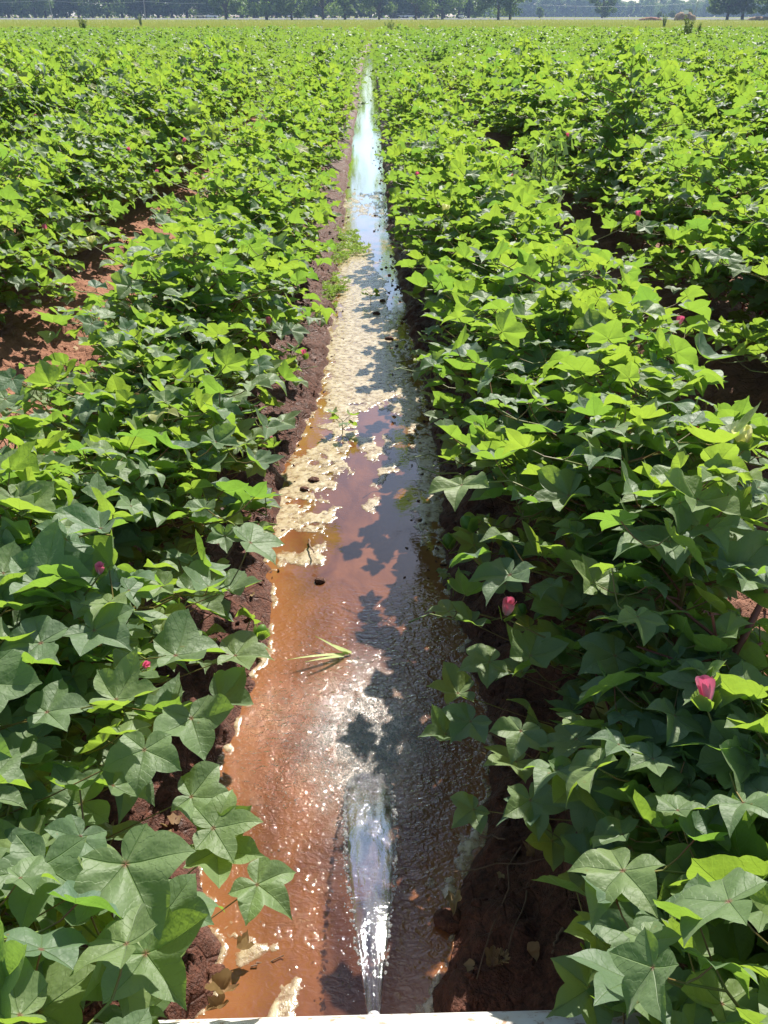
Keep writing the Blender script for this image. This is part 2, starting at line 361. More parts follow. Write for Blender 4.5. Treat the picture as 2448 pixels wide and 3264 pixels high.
FOAMS = [ # polygon in photo pixels, ragged strength, solid bias
    ([(1090, 790), (1160, 780), (1185, 800), (1190, 860), (1225, 900), (1250, 1000), (1290, 1150), (1340, 1260), (1345, 1400), (1280, 1330), (1200, 1290), (1120, 1320), (1115, 1400), (1110, 1500), (1050, 1560), (900, 1700), (862, 1740), (868, 1600), (950, 1450), (1040, 1400), (1045, 1250), (1040, 1100), (1085, 1000), (1075, 880)], 0.6, 0.0),
    ([(1095, 792), (1165, 785), (1190, 870), (1230, 1000), (1245, 1120), (1240, 1250), (1150, 1290), (1095, 1330), (1060, 1290), (1055, 1150), (1095, 1000), (1090, 880)], 0.35, 0.02),
    ([(1000, 1440), (1095, 1410), (1108, 1480), (1090, 1530), (1000, 1560), (930, 1640), (880, 1690), (880, 1560)], 0.8, -0.006),
    ([(915, 1640), (1000, 1640), (1068, 1620), (1040, 1680), (985, 1705), (940, 1690)], 0.35, 0.0),
    ([(868, 1765), (960, 1760), (1030, 1745), (1042, 1775), (1020, 1795), (930, 1802), (880, 1812)], 0.12, 0.004),
    ([(1300, 1360), (1372, 1400), (1395, 1500), (1412, 1620), (1408, 1780), (1380, 1740), (1330, 1700), (1320, 1600), (1335, 1500), (1310, 1430)], 0.6, -0.002),
    ([(1140, 1395), (1178, 1400), (1215, 1440), (1190, 1475), (1150, 1455)], 0.3, 0.0),
    ([(1228, 1390), (1250, 1400), (1250, 1500), (1232, 1500)], 0.3, 0.002),
    ([(1218, 1500), (1228, 1510), (1200, 1590), (1186, 1625), (1178, 1618), (1205, 1560)], 0.2, 0.003),
    ([(1050, 620), (1230, 610), (1235, 700), (1160, 690), (1090, 712)], 0.85, -0.024),
    ([(1135, 260), (1160, 250), (1155, 330), (1130, 360)], 0.7, -0.03),
    ([(870, 3200), (925, 3160), (955, 3230), (930, 3262), (860, 3262)], 0.15, 0.002),
    ([(700, 2990), (770, 3010), (815, 3030), (760, 3080), (715, 3060)], 0.25, 0.0),
    ([(1480, 2680), (1545, 2660), (1500, 2720), (1490, 2800), (1450, 2760)], 0.2, 0.002),
    ([(1370, 2800), (1430, 2810), (1490, 2900), (1470, 2925), (1420, 2860)], 0.2, 0.0),
    ([(1330, 3200), (1400, 3140), (1440, 3170), (1390, 3215), (1330, 3245)], 0.3, 0.0)]
def foam_field(x, y):
    f = np.full(x.shape, -1.0)
    sc_ = 0.010 + 0.006 * y
    for pts, rag, bias in FOAMS:
        poly = pp(pts); ys = [p[1] for p in poly]
        m = (y > min(ys) - 0.2) & (y < max(ys) + 0.2)
        d = np.full(x.shape, -1.0); d[m] = polydist(x[m], y[m], poly)
        wx_ = x + 0.03 * (vn(x * 16, y * 16, 81) - 0.5)
        nz = fbm(wx_ * 26, y * 17, 82 , 6, 0.68) - 0.47
        v = np.minimum(d * 0.8, 0.022) - 0.04 * np.clip(.27 - vn(x * 16 + 2 * vn(x * 9, y * 9, 6), y * 22, 88), 0, 1) / .27 * (rag > .3) + bias * 1.0 + (rag + .22) * nz * 0.24
        f = np.maximum(f, v)
    # scum lines along both margins
    L, R = edges(y)
    for e, sgn in ((L, 1), (R, -1)):
        q = sgn * (x - e); nz = fbm(x * 30, y * 30, 84, 5, .65) - 0.47
        v = 0.002 - np.abs(q - 0.006) + nz * 0.075
        f = np.maximum(f, np.where(y < 7.5, v, -1))
    inside = np.minimum(x - L, R - x) + 0.012
    f = np.minimum(f, inside)
    f = np.where(turb(x, y) > 0.08, -1, f)
    return f
fx = np.arange(-0.50, 0.46, 0.0048); fy = axis(0.78, 4.0, 0.0048, 0.77, 20, 1.012)
X, Y = np.meshgrid(fx, fy); xr, yr = X.ravel().copy(), Y.ravel().copy(); f = foam_field(xr, yr)
nx, ny = len(fx), len(fy); ff = f.reshape(ny, nx)
faces = grid_faces(nx, ny); keep = (f[faces] > 0).sum(1) >= 2; faces = faces[keep]
gyv, gxv = np.gradient(ff, fy, fx); g2 = gxv.ravel() ** 2 + gyv.ravel() ** 2 + 1e-6
neg = f < 0; st = np.clip(-f / g2, 0, None)
hy = np.repeat(np.gradient(fy), nx)
xr[neg] += np.clip((st * gxv.ravel())[neg], -0.004, 0.004); yr[neg] += np.clip((st * gyv.ravel())[neg], -0.8, 0.8) * 0 + np.clip((st * gyv.ravel())[neg], -hy[neg] * .8, hy[neg] * .8)
zf = rippled(xr, yr) * 0.3 + np.where(neg, 0.0004, 0.0012 + np.clip(f, 0, 0.02) * 0.07 * (0.4 + fbm(xr * 60, yr * 40, 85, 4, 0.6)) + 0.0016 * (fbm(xr * 120, yr * 80, 86, 3) ** 2))
used = np.unique(faces); rem = np.full(nx * ny, -1); rem[used] = np.arange(len(used))
mf, tr = mat('cream_foam'); N = NT(tr); oc = N.obj()
n1 = N.noise(22, oc, 5, 0.65); n2 = N.noise(150, oc, 4, 0.7)
c = N.mix(N.ramp(n1, [(0.35, 0.0), (0.7, 1.0)]), (0.36, 0.265, 0.14), (0.62, 0.53, 0.37))
c = N.mix(N.math('MULTIPLY', N.ramp(n2, [(0.28, 1.0), (0.42, 0.0)]), 0.8), c, (0.28, 0.14, 0.06))
hv = N.n('TexVoronoi', {'Vector': oc, 'Scale': 260.0}).outputs['Distance']
fp = N.n('BsdfPrincipled', {'Base Color': c, 'Roughness': 0.22, 'Specular IOR Level': 1.0,
      'Normal': N.n('Bump', {'Height': N.math('ADD', hv, n2), 'Strength': 0.3, 'Distance': 0.0015}).outputs[0]})
al = N.math('MULTIPLY', N.math('ADD', N.math('MULTIPLY', N.attr('thick'), 0.68), 0.20), N.ramp(N.noise(40, oc, 5, 0.7), [(0.32, 0.15), (0.52, 1.0)]))
al = N.math('MULTIPLY_ADD', al, 0.92, 0.06, clamp=True)
N.out(N.n('MixShader', {0: al, 1: N.n('BsdfTransparent').outputs[0], 2: fp.outputs[0]}).outputs[0])
fo = link('foam', np_mesh('foam', np.stack([xr, yr, zf], -1)[used], rem[faces], mf, attrs={'thick': np.clip(f / 0.014, 0, 1)[used]}))
tag(fo, 'cream coloured scum of foam drifting on the muddy channel water', 'foam', kind='stuff')

# bubbles on the stirred water
def spheres(C, r, nu=7, nv=5, squash=1.0):
    th = np.linspace(0, np.pi, nv); ph = np.arange(nu) / nu * 2 * np.pi
    T, PH = np.meshgrid(th, ph, indexing='ij')
    d = np.stack([np.sin(T) * np.cos(PH), np.sin(T) * np.sin(PH), np.cos(T) * squash], -1).reshape(-1, 3)
    F = np.array([(i * nu + j, (i + 1) * nu + j, (i + 1) * nu + (j + 1) % nu, i * nu + (j + 1) % nu) for i in range(nv - 1) for j in range(nu)])
    V = C[:, None] + d[None] * r[:, None, None]
    return V.reshape(-1, 3), (F[None] + (np.arange(len(C)) * len(d))[:, None, None]).reshape(-1, 4)
m_bub, tr = mat('water_bubble'); N = NT(tr)
fres = N.n('Fresnel', {'IOR': 1.45}).outputs[0]
tp = N.n('BsdfTransparent', {'Color': (0.92, 0.92, 0.92, 1)}); gl = N.n('BsdfGlossy', {'Roughness': 0.12, 'Color': (1, 1, 1, 1)}); df = N.n('BsdfDiffuse', {'Color': (0.9, 0.88, 0.85, 1)})
a = N.n('MixShader', {0: 0.22, 1: tp.outputs[0], 2: df.outputs[0]}); b = N.n('MixShader', {0: N.math('ADD', fres, 0.12, clamp=True), 1: a.outputs[0], 2: gl.outputs[0]})
N.out(b.outputs[0])
n = 17000; w_n = RNG.random(n) < .6
bx = IMP[0] + np.where(w_n, RNG.normal(0, 0.06, n), RNG.normal(-0.03, 0.12, n)); by = IMP[1] + .06 + np.where(w_n, RNG.normal(0, 0.08, n), RNG.normal(.05, 0.17, n))
keepb = (fbm(bx * 14, by * 14, 91) > 0.44 + 0.10 * RNG.random(n)) | (turb(bx, by) > 0.5)
L, R = edges(by); keepb &= (bx > L + 0.02) & (bx < R - 0.02)
bx, by = bx[keepb], by[keepb]; br = 0.0006 + 0.0019 * RNG.random(len(bx)) ** 3
V, F = spheres(np.stack([bx, by, rippled(bx, by)], -1), br, 8, 6)
o = link('bubbles', np_mesh('bubbles', V, F, m_bub)); tag(o, 'clear bubbles floating where the water jet stirs the channel', 'bubbles', kind='stuff')

# ------------------------------------------------------------------ pipe and jet
m_pipe, tr = mat('white_pipe'); N = NT(tr); oc = N.obj()
c = N.mix(N.ramp(N.noise(12, oc, 5), [(0.45, 0.0), (0.75, 1.0)]), (0.70, 0.70, 0.67), (0.50, 0.42, 0.33)); c = N.mix(N.ramp(N.noise(48, oc, 5, .7), [(0.56, 0.0), (0.62, .8)]), c, (0.30, 0.16, 0.09))
N.out(N.n('BsdfPrincipled', {'Base Color': c, 'Roughness': 0.38}).outputs[0])
pipe = empty('irrigation_pipe', (0, 0.68, 0.03)); tag(pipe, 'white plastic irrigation pipe lying across the end of the furrow', 'pipe')
mb = MB(); xs = np.linspace(-1.6, 1.8, 40)
mb.tube(np.stack([xs, 0.006 * np.sin(xs * 2), 0.10 + 0.004 * np.cos(xs * 1.5)], -1), 0.10, 40); mb.build('pipe_wall', m_pipe, pipe)
JX = P(1192, 3240, 0.16)[0]
mb = MB(); mb.tube([(JX, 0.085, 0.125), (JX, 0.104, 0.122)], [.011, .010], 20); mb.build('outlet_nozzle', m_pipe, pipe)
mj, tr = mat('clear_water'); N = NT(tr); oc = N.obj()
mp = N.n('Mapping', {'Vector': oc, 'Scale': (0.8, 0.10, 1.0)}).outputs[0]
nb = N.math('ADD', N.noise(120, mp, 4, 0.6), N.math('MULTIPLY', N.noise(120, oc, 3), 0.5))
bp = N.n('Bump', {'Height': nb, 'Strength': 0.32, 'Distance': 0.004}).outputs[0]
fr = N.n('Fresnel', {'IOR': 1.33, 'Normal': bp}).outputs[0]
tp = N.n('BsdfTransparent', {'Color': (0.84, 0.85, 0.90, 1)}); gl = N.n('BsdfGlossy', {'Roughness': 0.07, 'Normal': bp, 'Color': (1, 1, 1, 1)})
df = N.n('BsdfDiffuse', {'Color': (0.62, 0.60, 0.60, 1), 'Normal': bp})
a = N.n('MixShader', {0: N.ramp(N.noise(60, mp, 4), [(0.45, 0.0), (0.75, 0.14)]), 1: tp.outputs[0], 2: df.outputs[0]})
N.out(N.n('MixShader', {0: N.math('MINIMUM', N.math('MULTIPLY_ADD', fr, 0.9, 0.015), 0.26), 1: a.outputs[0], 2: gl.outputs[0]}).outputs[0])
jet = empty('water_jet', (JX, 0.78, 0.15)); tag(jet, 'clear jet of water spouting from the white pipe into the furrow', 'water jet')
J0 = np.array([JX, 0.775, 0.155]); J1 = np.array([IMP[0], IMP[1] - 0.02, 0.0])
def jpath(t): # centre line
    z = J0[2] + 0.05 * t * 1.0 - (0.05 + J0[2] - J1[2]) * t * t
    return np.stack([J0[0] + (J1[0] - J0[0]) * t, J0[1] + (J1[1] - J0[1]) * t, z], -1)
def jwid(t): return (0.008 + 0.041 * np.sin(np.clip(t * 0.68 + 0.01, 0, 1) * np.pi) ** 1.0) * np.sqrt(np.clip(1.04 - t ** 14, 0.03, 1))
t = np.linspace(0, 1, 110); a_ = np.arange(48) / 48 * 2 * np.pi
T, A = np.meshgrid(t, a_, indexing='ij'); c = jpath(T.ravel())
hw = jwid(T.ravel()) * (1 + 0.10 * (vn(T.ravel() * 26, np.sign(np.cos(A.ravel())) * 3, 5) - 0.5))
ca, sa = np.cos(A.ravel()), np.sin(A.ravel())
rim = np.abs(ca) ** 6
th = 0.0022 + 0.0035 * rim + 0.006 * (1 - T.ravel()) ** 3
V = c + np.stack([hw * np.sign(ca) * np.abs(ca) ** 0.8, 0 * ca, sa * th + 0.0035 * (fbm(T.ravel() * 10 + 5, c[:, 0] * 0 + ca * 5, 9) - 0.5) - 0.003 * (ca ** 2) * np.sin(T.ravel() * np.pi)], -1)
F = np.array([(i * 48 + j, i * 48 + (j + 1) % 48, (i + 1) * 48 + (j + 1) % 48, (i + 1) * 48 + j) for i in range(109) for j in range(48)])
link('water_sheet', np_mesh('water_sheet', V - np.array([JX, 0.78, 0.15]), F, mj), jet)
q = []; rr = []
for sgn in (-1, 1):
    t = 0.12
    while t < 1:
        r = (0.0020 + 0.0026 * RNG.random()) * (0.6 + 0.7 * t); p = jpath(np.array([t]))[0]; w_ = jwid(t)
        for k in range(1 if t < .35 else 2):
            q.append(p + np.array([sgn * (w_ * (1.0 - 0.0 * k) + RNG.normal(0.001 + 0.003 * k, 0.0018)), RNG.normal(0, 0.003), -0.003 * math.sin(t * math.pi) + RNG.normal(0, 0.003)])); rr.append(r * (1 if k == 0 else .7))
        t += 0.0065 + 0.005 * RNG.random()
for k in range(170):
    t = RNG.random() ** 0.8; p = jpath(np.array([t]))[0]; sgn = -1 if RNG.random() < 0.72 else 1
    q.append(p + np.array([sgn * (jwid(t) + abs(RNG.normal(0.004, 0.016))), RNG.normal(0, 0.02), RNG.normal(-0.01, 0.012)])); rr.append(0.0006 + 0.0013 * RNG.random() ** 2)
for k in range(240):
    q.append(np.array([IMP[0] + RNG.normal(0, 0.055), IMP[1] + RNG.normal(0.02, 0.05), abs(RNG.normal(0, 0.02)) + 0.004])); rr.append(0.0008 + 0.0016 * RNG.random() ** 2)
V, F = spheres(np.array(q), np.array(rr), 8, 6)
link('droplets', np_mesh('droplets', V - np.array([JX, 0.78, 0.15]), F, m_bub), jet)['kind'] = 'stuff'

# ------------------------------------------------------------------ cotton leaves
KEY = [(0, 1.0), (3.5, .90), (9, .835), (16, .785), (24, .71), (33, .585), (42, .68), (50, .765), (57, .83), (61, .875), (64, .95), (67, .875), (73, .80), (82, .71), (91, .62), (99, .55),
       (107, .59), (116, .63), (124, .65), (127, .69), (131, .62), (141, .56), (152, .50), (164, .42), (174, .26), (180, .05)]
VEINS = np.array([0, 64, 127, -64, -127.0])
def leaf_template(ang, rings, rng, simple=False):
    ka = np.array([k[0] for k in KEY], float); kr = np.array([k[1] for k in KEY], float)
    deep = rng.uniform(0.65, 1.25)            # how deep the sinuses cut
    base = np.interp(ka, [0, 64, 127, 180], [0.95, 0.84, 0.58, 0.06]); kr = base + (kr - base) * deep
    if rng.random() < 0.25: kr = np.where(ka > 100, kr * 0.85, kr)
    kj = np.interp(ka, np.linspace(0, 180, 9), rng.uniform(.94, 1.06, 9)); kr = kr * kj; full = np.concatenate([-ka[::-1][:-1], ka])
    kk = np.concatenate([kr[::-1][:-1] * rng.uniform(.9, 1.05), kr]); kk[len(ka) - 1] = 1.0
    th = np.unique(np.round(np.concatenate([full if not simple else np.array([-180, -158, -127, -98, -64, -33, 0, 33, 64, 98, 127, 158, 180.0]), []]), 2)) if ang == 0 else None
    if ang: # refine
        th = []
        for a, b in zip(full[:-1], full[1:]):
            th += list(np.linspace(a, b, ang, endpoint=False))
        th = np.array(th + [180.0])
    rad = np.interp(th, full, kk)
    n = len(th); fr = np.array(rings)
    cup, fold, droop, wav, bend = rng.uniform(-.05, .38), rng.uniform(.2, .75), rng.uniform(.0, .75), rng.uniform(.06, .19), rng.uniform(-.10, .80)
    ph, nw = rng.uniform(0, 6.28), rng.choice([2, 3, 4, 5])
    V = [(0, 0, 0)]
    Tr = np.radians(th)
    near = VEINS[np.argmin(np.abs(th[:, None] - VEINS[None]), 1)]
    def zz(r, a, vn_):
        x, y = r * np.cos(a), r * np.sin(a); fi = np.abs(np.degrees(a) - vn_); fi = np.minimum(fi, 33); d = .42 * r * (.45 * np.sin(fi / 33 * np.pi / 2) ** 2 + .55 * np.sin(fi / 33 * np.pi / 2)) + .05 * (vn(x * 5 + ph * 9, y * 5, 3) - .5)
        return cup * r * r + fold * d - droop * np.clip(r - .45, 0, None) ** 2 * 1.6 + wav * r ** 2 * np.sin(nw * a + ph) + bend * y * y
    for f in fr:
        r = rad * f; z = zz(r, Tr, near)
        V += list(np.stack([r * np.cos(Tr), r * np.sin(Tr), z], -1))
    V = np.array(V); F = []; UV = []
    def uv(idx, vein, f):
        if idx == 0: return (0, 0)
        k = (idx - 1) % n; j = (idx - 1) // n; r = rad[k] * fr[j]; a = Tr[k] - math.radians(vein); return (r * math.cos(a), r * math.sin(a))
    for k in range(n - 1):
        vein = VEINS[np.argmin(np.abs((th[k] + th[k + 1]) / 2 - VEINS))]
        tris = [(0, 1 + k, 2 + k)]
        for j in range(len(fr) - 1):
            a = 1 + j * n + k; b = a + n; tris += [(a, b, b + 1), (a, b + 1, a + 1)]
        for t_ in tris: F.append(t_); UV += [uv(i, vein, 0) for i in t_]
    return V, np.array(F), np.array(UV)
trng = np.random.default_rng(3)
T_HI = [leaf_template(2, [.2, .42, .62, .82, 1.0], trng) for _ in range(20)]
T_MID = [leaf_template(1, [.45, .8, 1.0], trng) for _ in range(10)]
T_LOW = [leaf_template(0, [1.0], trng, simple=True) for _ in range(8)]

def unit(v): return v / (np.linalg.norm(v, axis=-1, keepdims=True) + 1e-9)
def frames(normal, tipdir):
    nn = unit(normal); x = unit(tipdir - (tipdir * nn).sum(-1, keepdims=True) * nn); y = np.cross(nn, x)
    return np.stack([x, y, nn], -1)          # columns
def leaves_mesh(name, temps, Pos, Fr, Sz, Tint, material, uv=True, seed=0):
    rng = np.random.default_rng(seed); k = rng.integers(0, len(temps), len(Pos)); VV = []; FF = []; UU = []; TT = []; n0 = 0
    for i, (tv, tf, tu) in enumerate(temps):
        m = np.where(k == i)[0]
        if not len(m): continue
        v = np.einsum('nij,kj->nki', Fr[m], tv) * Sz[m][:, None, None] + Pos[m][:, None]
        f = tf[None] + (np.arange(len(m)) * len(tv))[:, None, None] + n0
        VV.append(v.reshape(-1, 3)); FF.append(f.reshape(-1, 3)); n0 += len(m) * len(tv)
        if uv: UU.append(np.tile(tu, (len(m), 1)))
        TT.append(np.repeat(Tint[m], len(tv)))
    return np_mesh(name, np.vstack(VV), np.vstack(FF), material, uv=np.vstack(UU) if uv else None, attrs={'tint': np.concatenate(TT)})

def plant_layout(rng, H=0.62, rad=0.32, nodes=13, dense=1.0, ls=1.0):
    """stem polylines and leaf placements of one cotton plant, base at the origin"""
    tubes = []; L = []   # L: (petiole start, leaf base, size, tint, outdir)
    lean = rng.normal(0, 0.05, 2)
    zs = np.linspace(0.10, 1.0, nodes) ** 0.9 * H
    def stem_pt(z): u = z / H; return np.array([lean[0] * u * u + 0.012 * math.sin(9 * u), lean[1] * u * u + 0.012 * math.cos(7 * u), z])
    sp = np.array([stem_pt(z) for z in np.linspace(-0.03, H, 9)])
    tubes.append((sp, np.linspace(0.0075, 0.0028, 9), np.linspace(0.05, 0.9, 9), 6))
    az = rng.uniform(0, 6.28); bolls = []
    for i, z in enumerate(zs):
        az += 2.35 + rng.normal(0, 0.25); u = z / H; p = stem_pt(z)
        o = np.array([math.cos(az), math.sin(az), 0])
        # leaf of the main stem on a long petiole
        pl = 0.07 + 0.09 * (1 - u) * rng.uniform(.7, 1.2)
        e = p + o * pl * .85 + np.array([0, 0, pl * rng.uniform(.25, .75)])
        L.append((p, e, rng.uniform(.95, 1.25) * (0.092 if u < .85 else 0.066), 0.25 + .5 * rng.random() + (.3 if u > .85 else 0), o))
        # fruiting branch
        prof = math.sin(min(1.0, 0.28 + u * 0.85) * math.pi * 0.80) if u < 1 else 0
        bl = rad * (0.45 + 0.75 * prof) * rng.uniform(.75, 1.15) * (1 - 0.62 * max(0, u - .55) / .45)
        if u > 0.93: continue
        az2 = az + rng.normal(0.5, .3); o2 = np.array([math.cos(az2), math.sin(az2), 0]); side = np.array([-o2[1], o2[0], 0])
        nb = max(2, int(round(bl / 0.066 * dense))); pts = [p]
        rise = rng.uniform(.12, .5) + .25 * u
        for j in range(1, nb + 1):
            q = j / nb
            b = p + o2 * bl * q + side * (0.012 * (-1) ** j) + np.array([0, 0, bl * q * rise - 0.05 * q * q * bl / .3])
            pts.append(b)
            s = (-1) ** j; od = unit(o2 * rng.uniform(.3, 1.0) + side * s * rng.uniform(.5, 1.2))
            pl = 0.045 + 0.05 * rng.random()
            e = b + od * pl * .8 + np.array([0, 0, pl * rng.uniform(.1, .8)])
            L.append((b, e, rng.uniform(.6, 1.2) * 0.076, np.clip(rng.normal(.5, .25), 0, 1), od))
            if rng.random() < 0.55: L.append((b, b + od * -.5 * pl + np.array([0, 0, pl * .5]), rng.uniform(.5, 1.0) * 0.07, rng.random(), -od))
            if rng.random() < 0.28: bolls.append(b + side * s * -0.02 + np.array([0, 0, 0.012]))
        tubes.append((np.array(pts), np.linspace(0.0032, 0.0016, len(pts)), np.linspace(.25, .85, len(pts)), 5))
    L = [(l[0], l[1], l[2] * ls, l[3], l[4]) for l in L]; top = stem_pt(H)
    for j in range(5):
        a = rng.uniform(0, 6.28); o = np.array([math.cos(a), math.sin(a), 0.0])
        L.append((top, top + o * .035 + np.array([0, 0, .02 + .03 * rng.random()]), rng.uniform(.03, .06), rng.uniform(.75, 1) * .96, o))
    return tubes, L, bolls
def leaf_frames(L, rng, sunk=0.55):
    Pos = np.array([l[1] for l in L]); O = np.array([l[4] for l in L]); Sz = np.array([l[2] for l in L]); T = np.clip(np.array([l[3] for l in L]), 0, .97)
    T = np.where(rng.random(len(T)) < 0.008, 1.0, T)
    nrm = np.array([0, 0, 1.0]) * 0.55 + SUN * sunk + O * rng.uniform(-.05, .45, (len(L), 1)) + rng.normal(0, .30, (len(L), 3))
    nrm[:, 2] = np.abs(nrm[:, 2])
    tip = O + rng.normal(0, .45, (len(L), 3)) + np.array([0, 0, -.05])
    return Pos, frames(nrm, tip), Sz, T
CLEAR = np.array([(380, 1125, 1215), (760, 1085, 1240), (1000, 1065, 1290), (1500, 915, 1395), (1700, 890, 1420), (2000, 880, 1400), (2300, 880, 1430), (2600, 830, 1480), (2700, 780, 1680), (3300, 640, 1800)], float)
def plant_meshes(rng, temps, name='cotton', hero=None, at=None, **kw):
    tubes, L, bolls = plant_layout(rng, **kw)
    if at is not None:   # nothing hangs out over the open channel
        E = np.array([l[1] for l in L]) + at; a, b, c = proj(E[:, 0], E[:, 1], E[:, 2]); m = 110 / np.clip(c, .5, 9)
        bad = (c > 0) & (b > 380) & (a > np.interp(b, CLEAR[:, 0], CLEAR[:, 1]) - m) & (a < np.interp(b, CLEAR[:, 0], CLEAR[:, 2]) + m)
        L = [l for l, q in zip(L, bad) if not q]
        bolls = [q for q in bolls if not (lambda u: np.interp(u[1], CLEAR[:, 0], CLEAR[:, 1]) < u[0] < np.interp(u[1], CLEAR[:, 0], CLEAR[:, 2]))(proj(q[0] + at[0], q[1] + at[1], q[2] + at[2]))]
    if hero: L = L + hero
    mb = MB()
    for pts, r, t, s in tubes: mb.tube(pts, r, s, t)
    for l in L:
        a, b = np.array(l[0]), np.array(l[1]); m = (a + b) / 2 + np.array([0, 0, -.006])
        mb.tube([a, m, b], [.0017, .0014, .0012], 4, [.75, .6, .4 + .5 * l[3]], cap=False)
    st = mb.mesh('stem', M_STEM)
    Pos, Fr, Sz, T = leaf_frames(L, rng)
    for i, l in enumerate(L):
        if len(l) > 5: Fr[i] = l[5]
    fo = leaves_mesh('foliage', temps, Pos, Fr, Sz, T, M_LEAF, True, int(rng.integers(1e6)))
    return st, fo, bolls
# flowers and bolls
def petal_patch(mb, c, axis_, side, length, width, curl, m, t0, t1, nu=5, nv=4):
    axis_ = unit(np.array(axis_)); side = unit(np.array(side)); up = np.cross(axis_, side); V = []; T = []
    for i in range(nu + 1):
        u = i / nu; wd = width * (math.sin(min(1, .18 + u * .82) * math.pi * .62) ** .8)
        for j in range(nv + 1):
            v = j / nv * 2 - 1
            V.append(np.array(c) + axis_ * length * u * (1 - .08 * v * v * u) + side * wd * v + up * (curl * (u * u) * length + width * .35 * v * v)); T.append(t0 + (t1 - t0) * u)
    F = [(i * (nv + 1) + j, i * (nv + 1) + j + 1, (i + 1) * (nv + 1) + j + 1, (i + 1) * (nv + 1) + j) for i in range(nu) for j in range(nv)]
    mb.add(V, F, T, m)
def bracts(mb, c, s, m, rng):
    for k in range(3):
        a = k * 2.094 + rng.uniform(0, .5); o = np.array([math.cos(a), math.sin(a), 0])
        for q in range(7):  # toothed bract: narrow teeth side by side
            f = (q - 3) / 3; sd = np.array([-o[1], o[0], 0])
            ax = np.array([0, 0, 1.0]) + o * .12 + sd * f * .45
            b = np.array(c) + o * s * .40 + sd * f * s * .28
            petal_patch(mb, b, ax, sd, s * (1.25 - .35 * abs(f)), s * .17, -.25, m, .2, .95, 3, 2)
def make_flower(kind, rng, s=0.022):
    mb = MB(); bracts(mb, (0, 0, 0), s, 1, rng)
    if kind == 'pink':
        for k in range(5):
            a = k * 1.2566; o = np.array([math.cos(a), math.sin(a), 0]); sd = np.array([-math.sin(a), math.cos(a), 0]) + o * .5
            petal_patch(mb, np.array([0, 0, s * .5]) + o * s * .22, np.array([0, 0, 1.0]) + o * .08, sd, s * 1.65, s * .42, -.10, 0, 0.0 if k % 2 else .3, .75)
    else:
        for k in range(5):
            a = k * 1.2566 + .3; o = np.array([math.cos(a), math.sin(a), 0]); sd = np.array([-math.sin(a), math.cos(a), 0])
            petal_patch(mb, np.array([0, 0, s * .3]) + o * s * .1, np.array([0, 0, 1.0]) + o * .55, sd, s * 1.9, s * .85, .12, 0, 0, 1, 6, 5)
    return mb.mesh('flower', [M_PINK if kind == 'pink' else M_CREAM, M_BRACT])
def make_boll(rng, s=0.019):
    mb = MB(); mb.blob((0, 0, s * .6), (s * .62, s * .62, s * .9), 0, 0.25, 9, 7); bracts(mb, (0, 0, -s * .2), s * 1.1, 0, rng)
    return mb.mesh('boll', [M_BRACT])
frng = np.random.default_rng(12)
FL = {'pink': [make_flower('pink', frng) for _ in range(3)], 'cream': [make_flower('cream', frng) for _ in range(2)]}
BOLLS = [make_boll(frng) for _ in range(3)]
def add_part(name, me, parent, p, rot, s=1.0):
    o = link(name, me, parent, p); o.rotation_euler = rot; o.scale = (s, s, s); return o

# ------------------------------------------------------------------ where the plants stand
prng = np.random.default_rng(21)
plants = []
for side in (-1, 1):
    k = 0
    while k < 46:
        xrow = XC + side * (SP / 2 + SP * k)
        if side < 0: xrow += (-0.03 if k == 0 else -0.06)
        y = 0.22 + prng.uniform(0, .2)
        while y < FIELD_END:
            x = xrow + prng.normal(0, .045)
            plants.append([x, y, side, k]); y += prng.uniform(.17, .25) if y < 4 else prng.uniform(.20, .30) if y < 16 else prng.uniform(.26, .36)
        k += 1
plants = np.array(plants)
px, py, dp = proj(plants[:, 0], plants[:, 1], np.full(len(plants), .45))
vis = (dp > 0.25) & (px > -60 - 900 / dp) & (px < 2508 + 900 / dp) & (py < 3264 + 1300 / dp)
plants = plants[vis]; dist = np.hypot(plants[:, 0], plants[:, 1]); o_ = np.argsort(dist); plants = plants[o_]; dist = dist[o_]

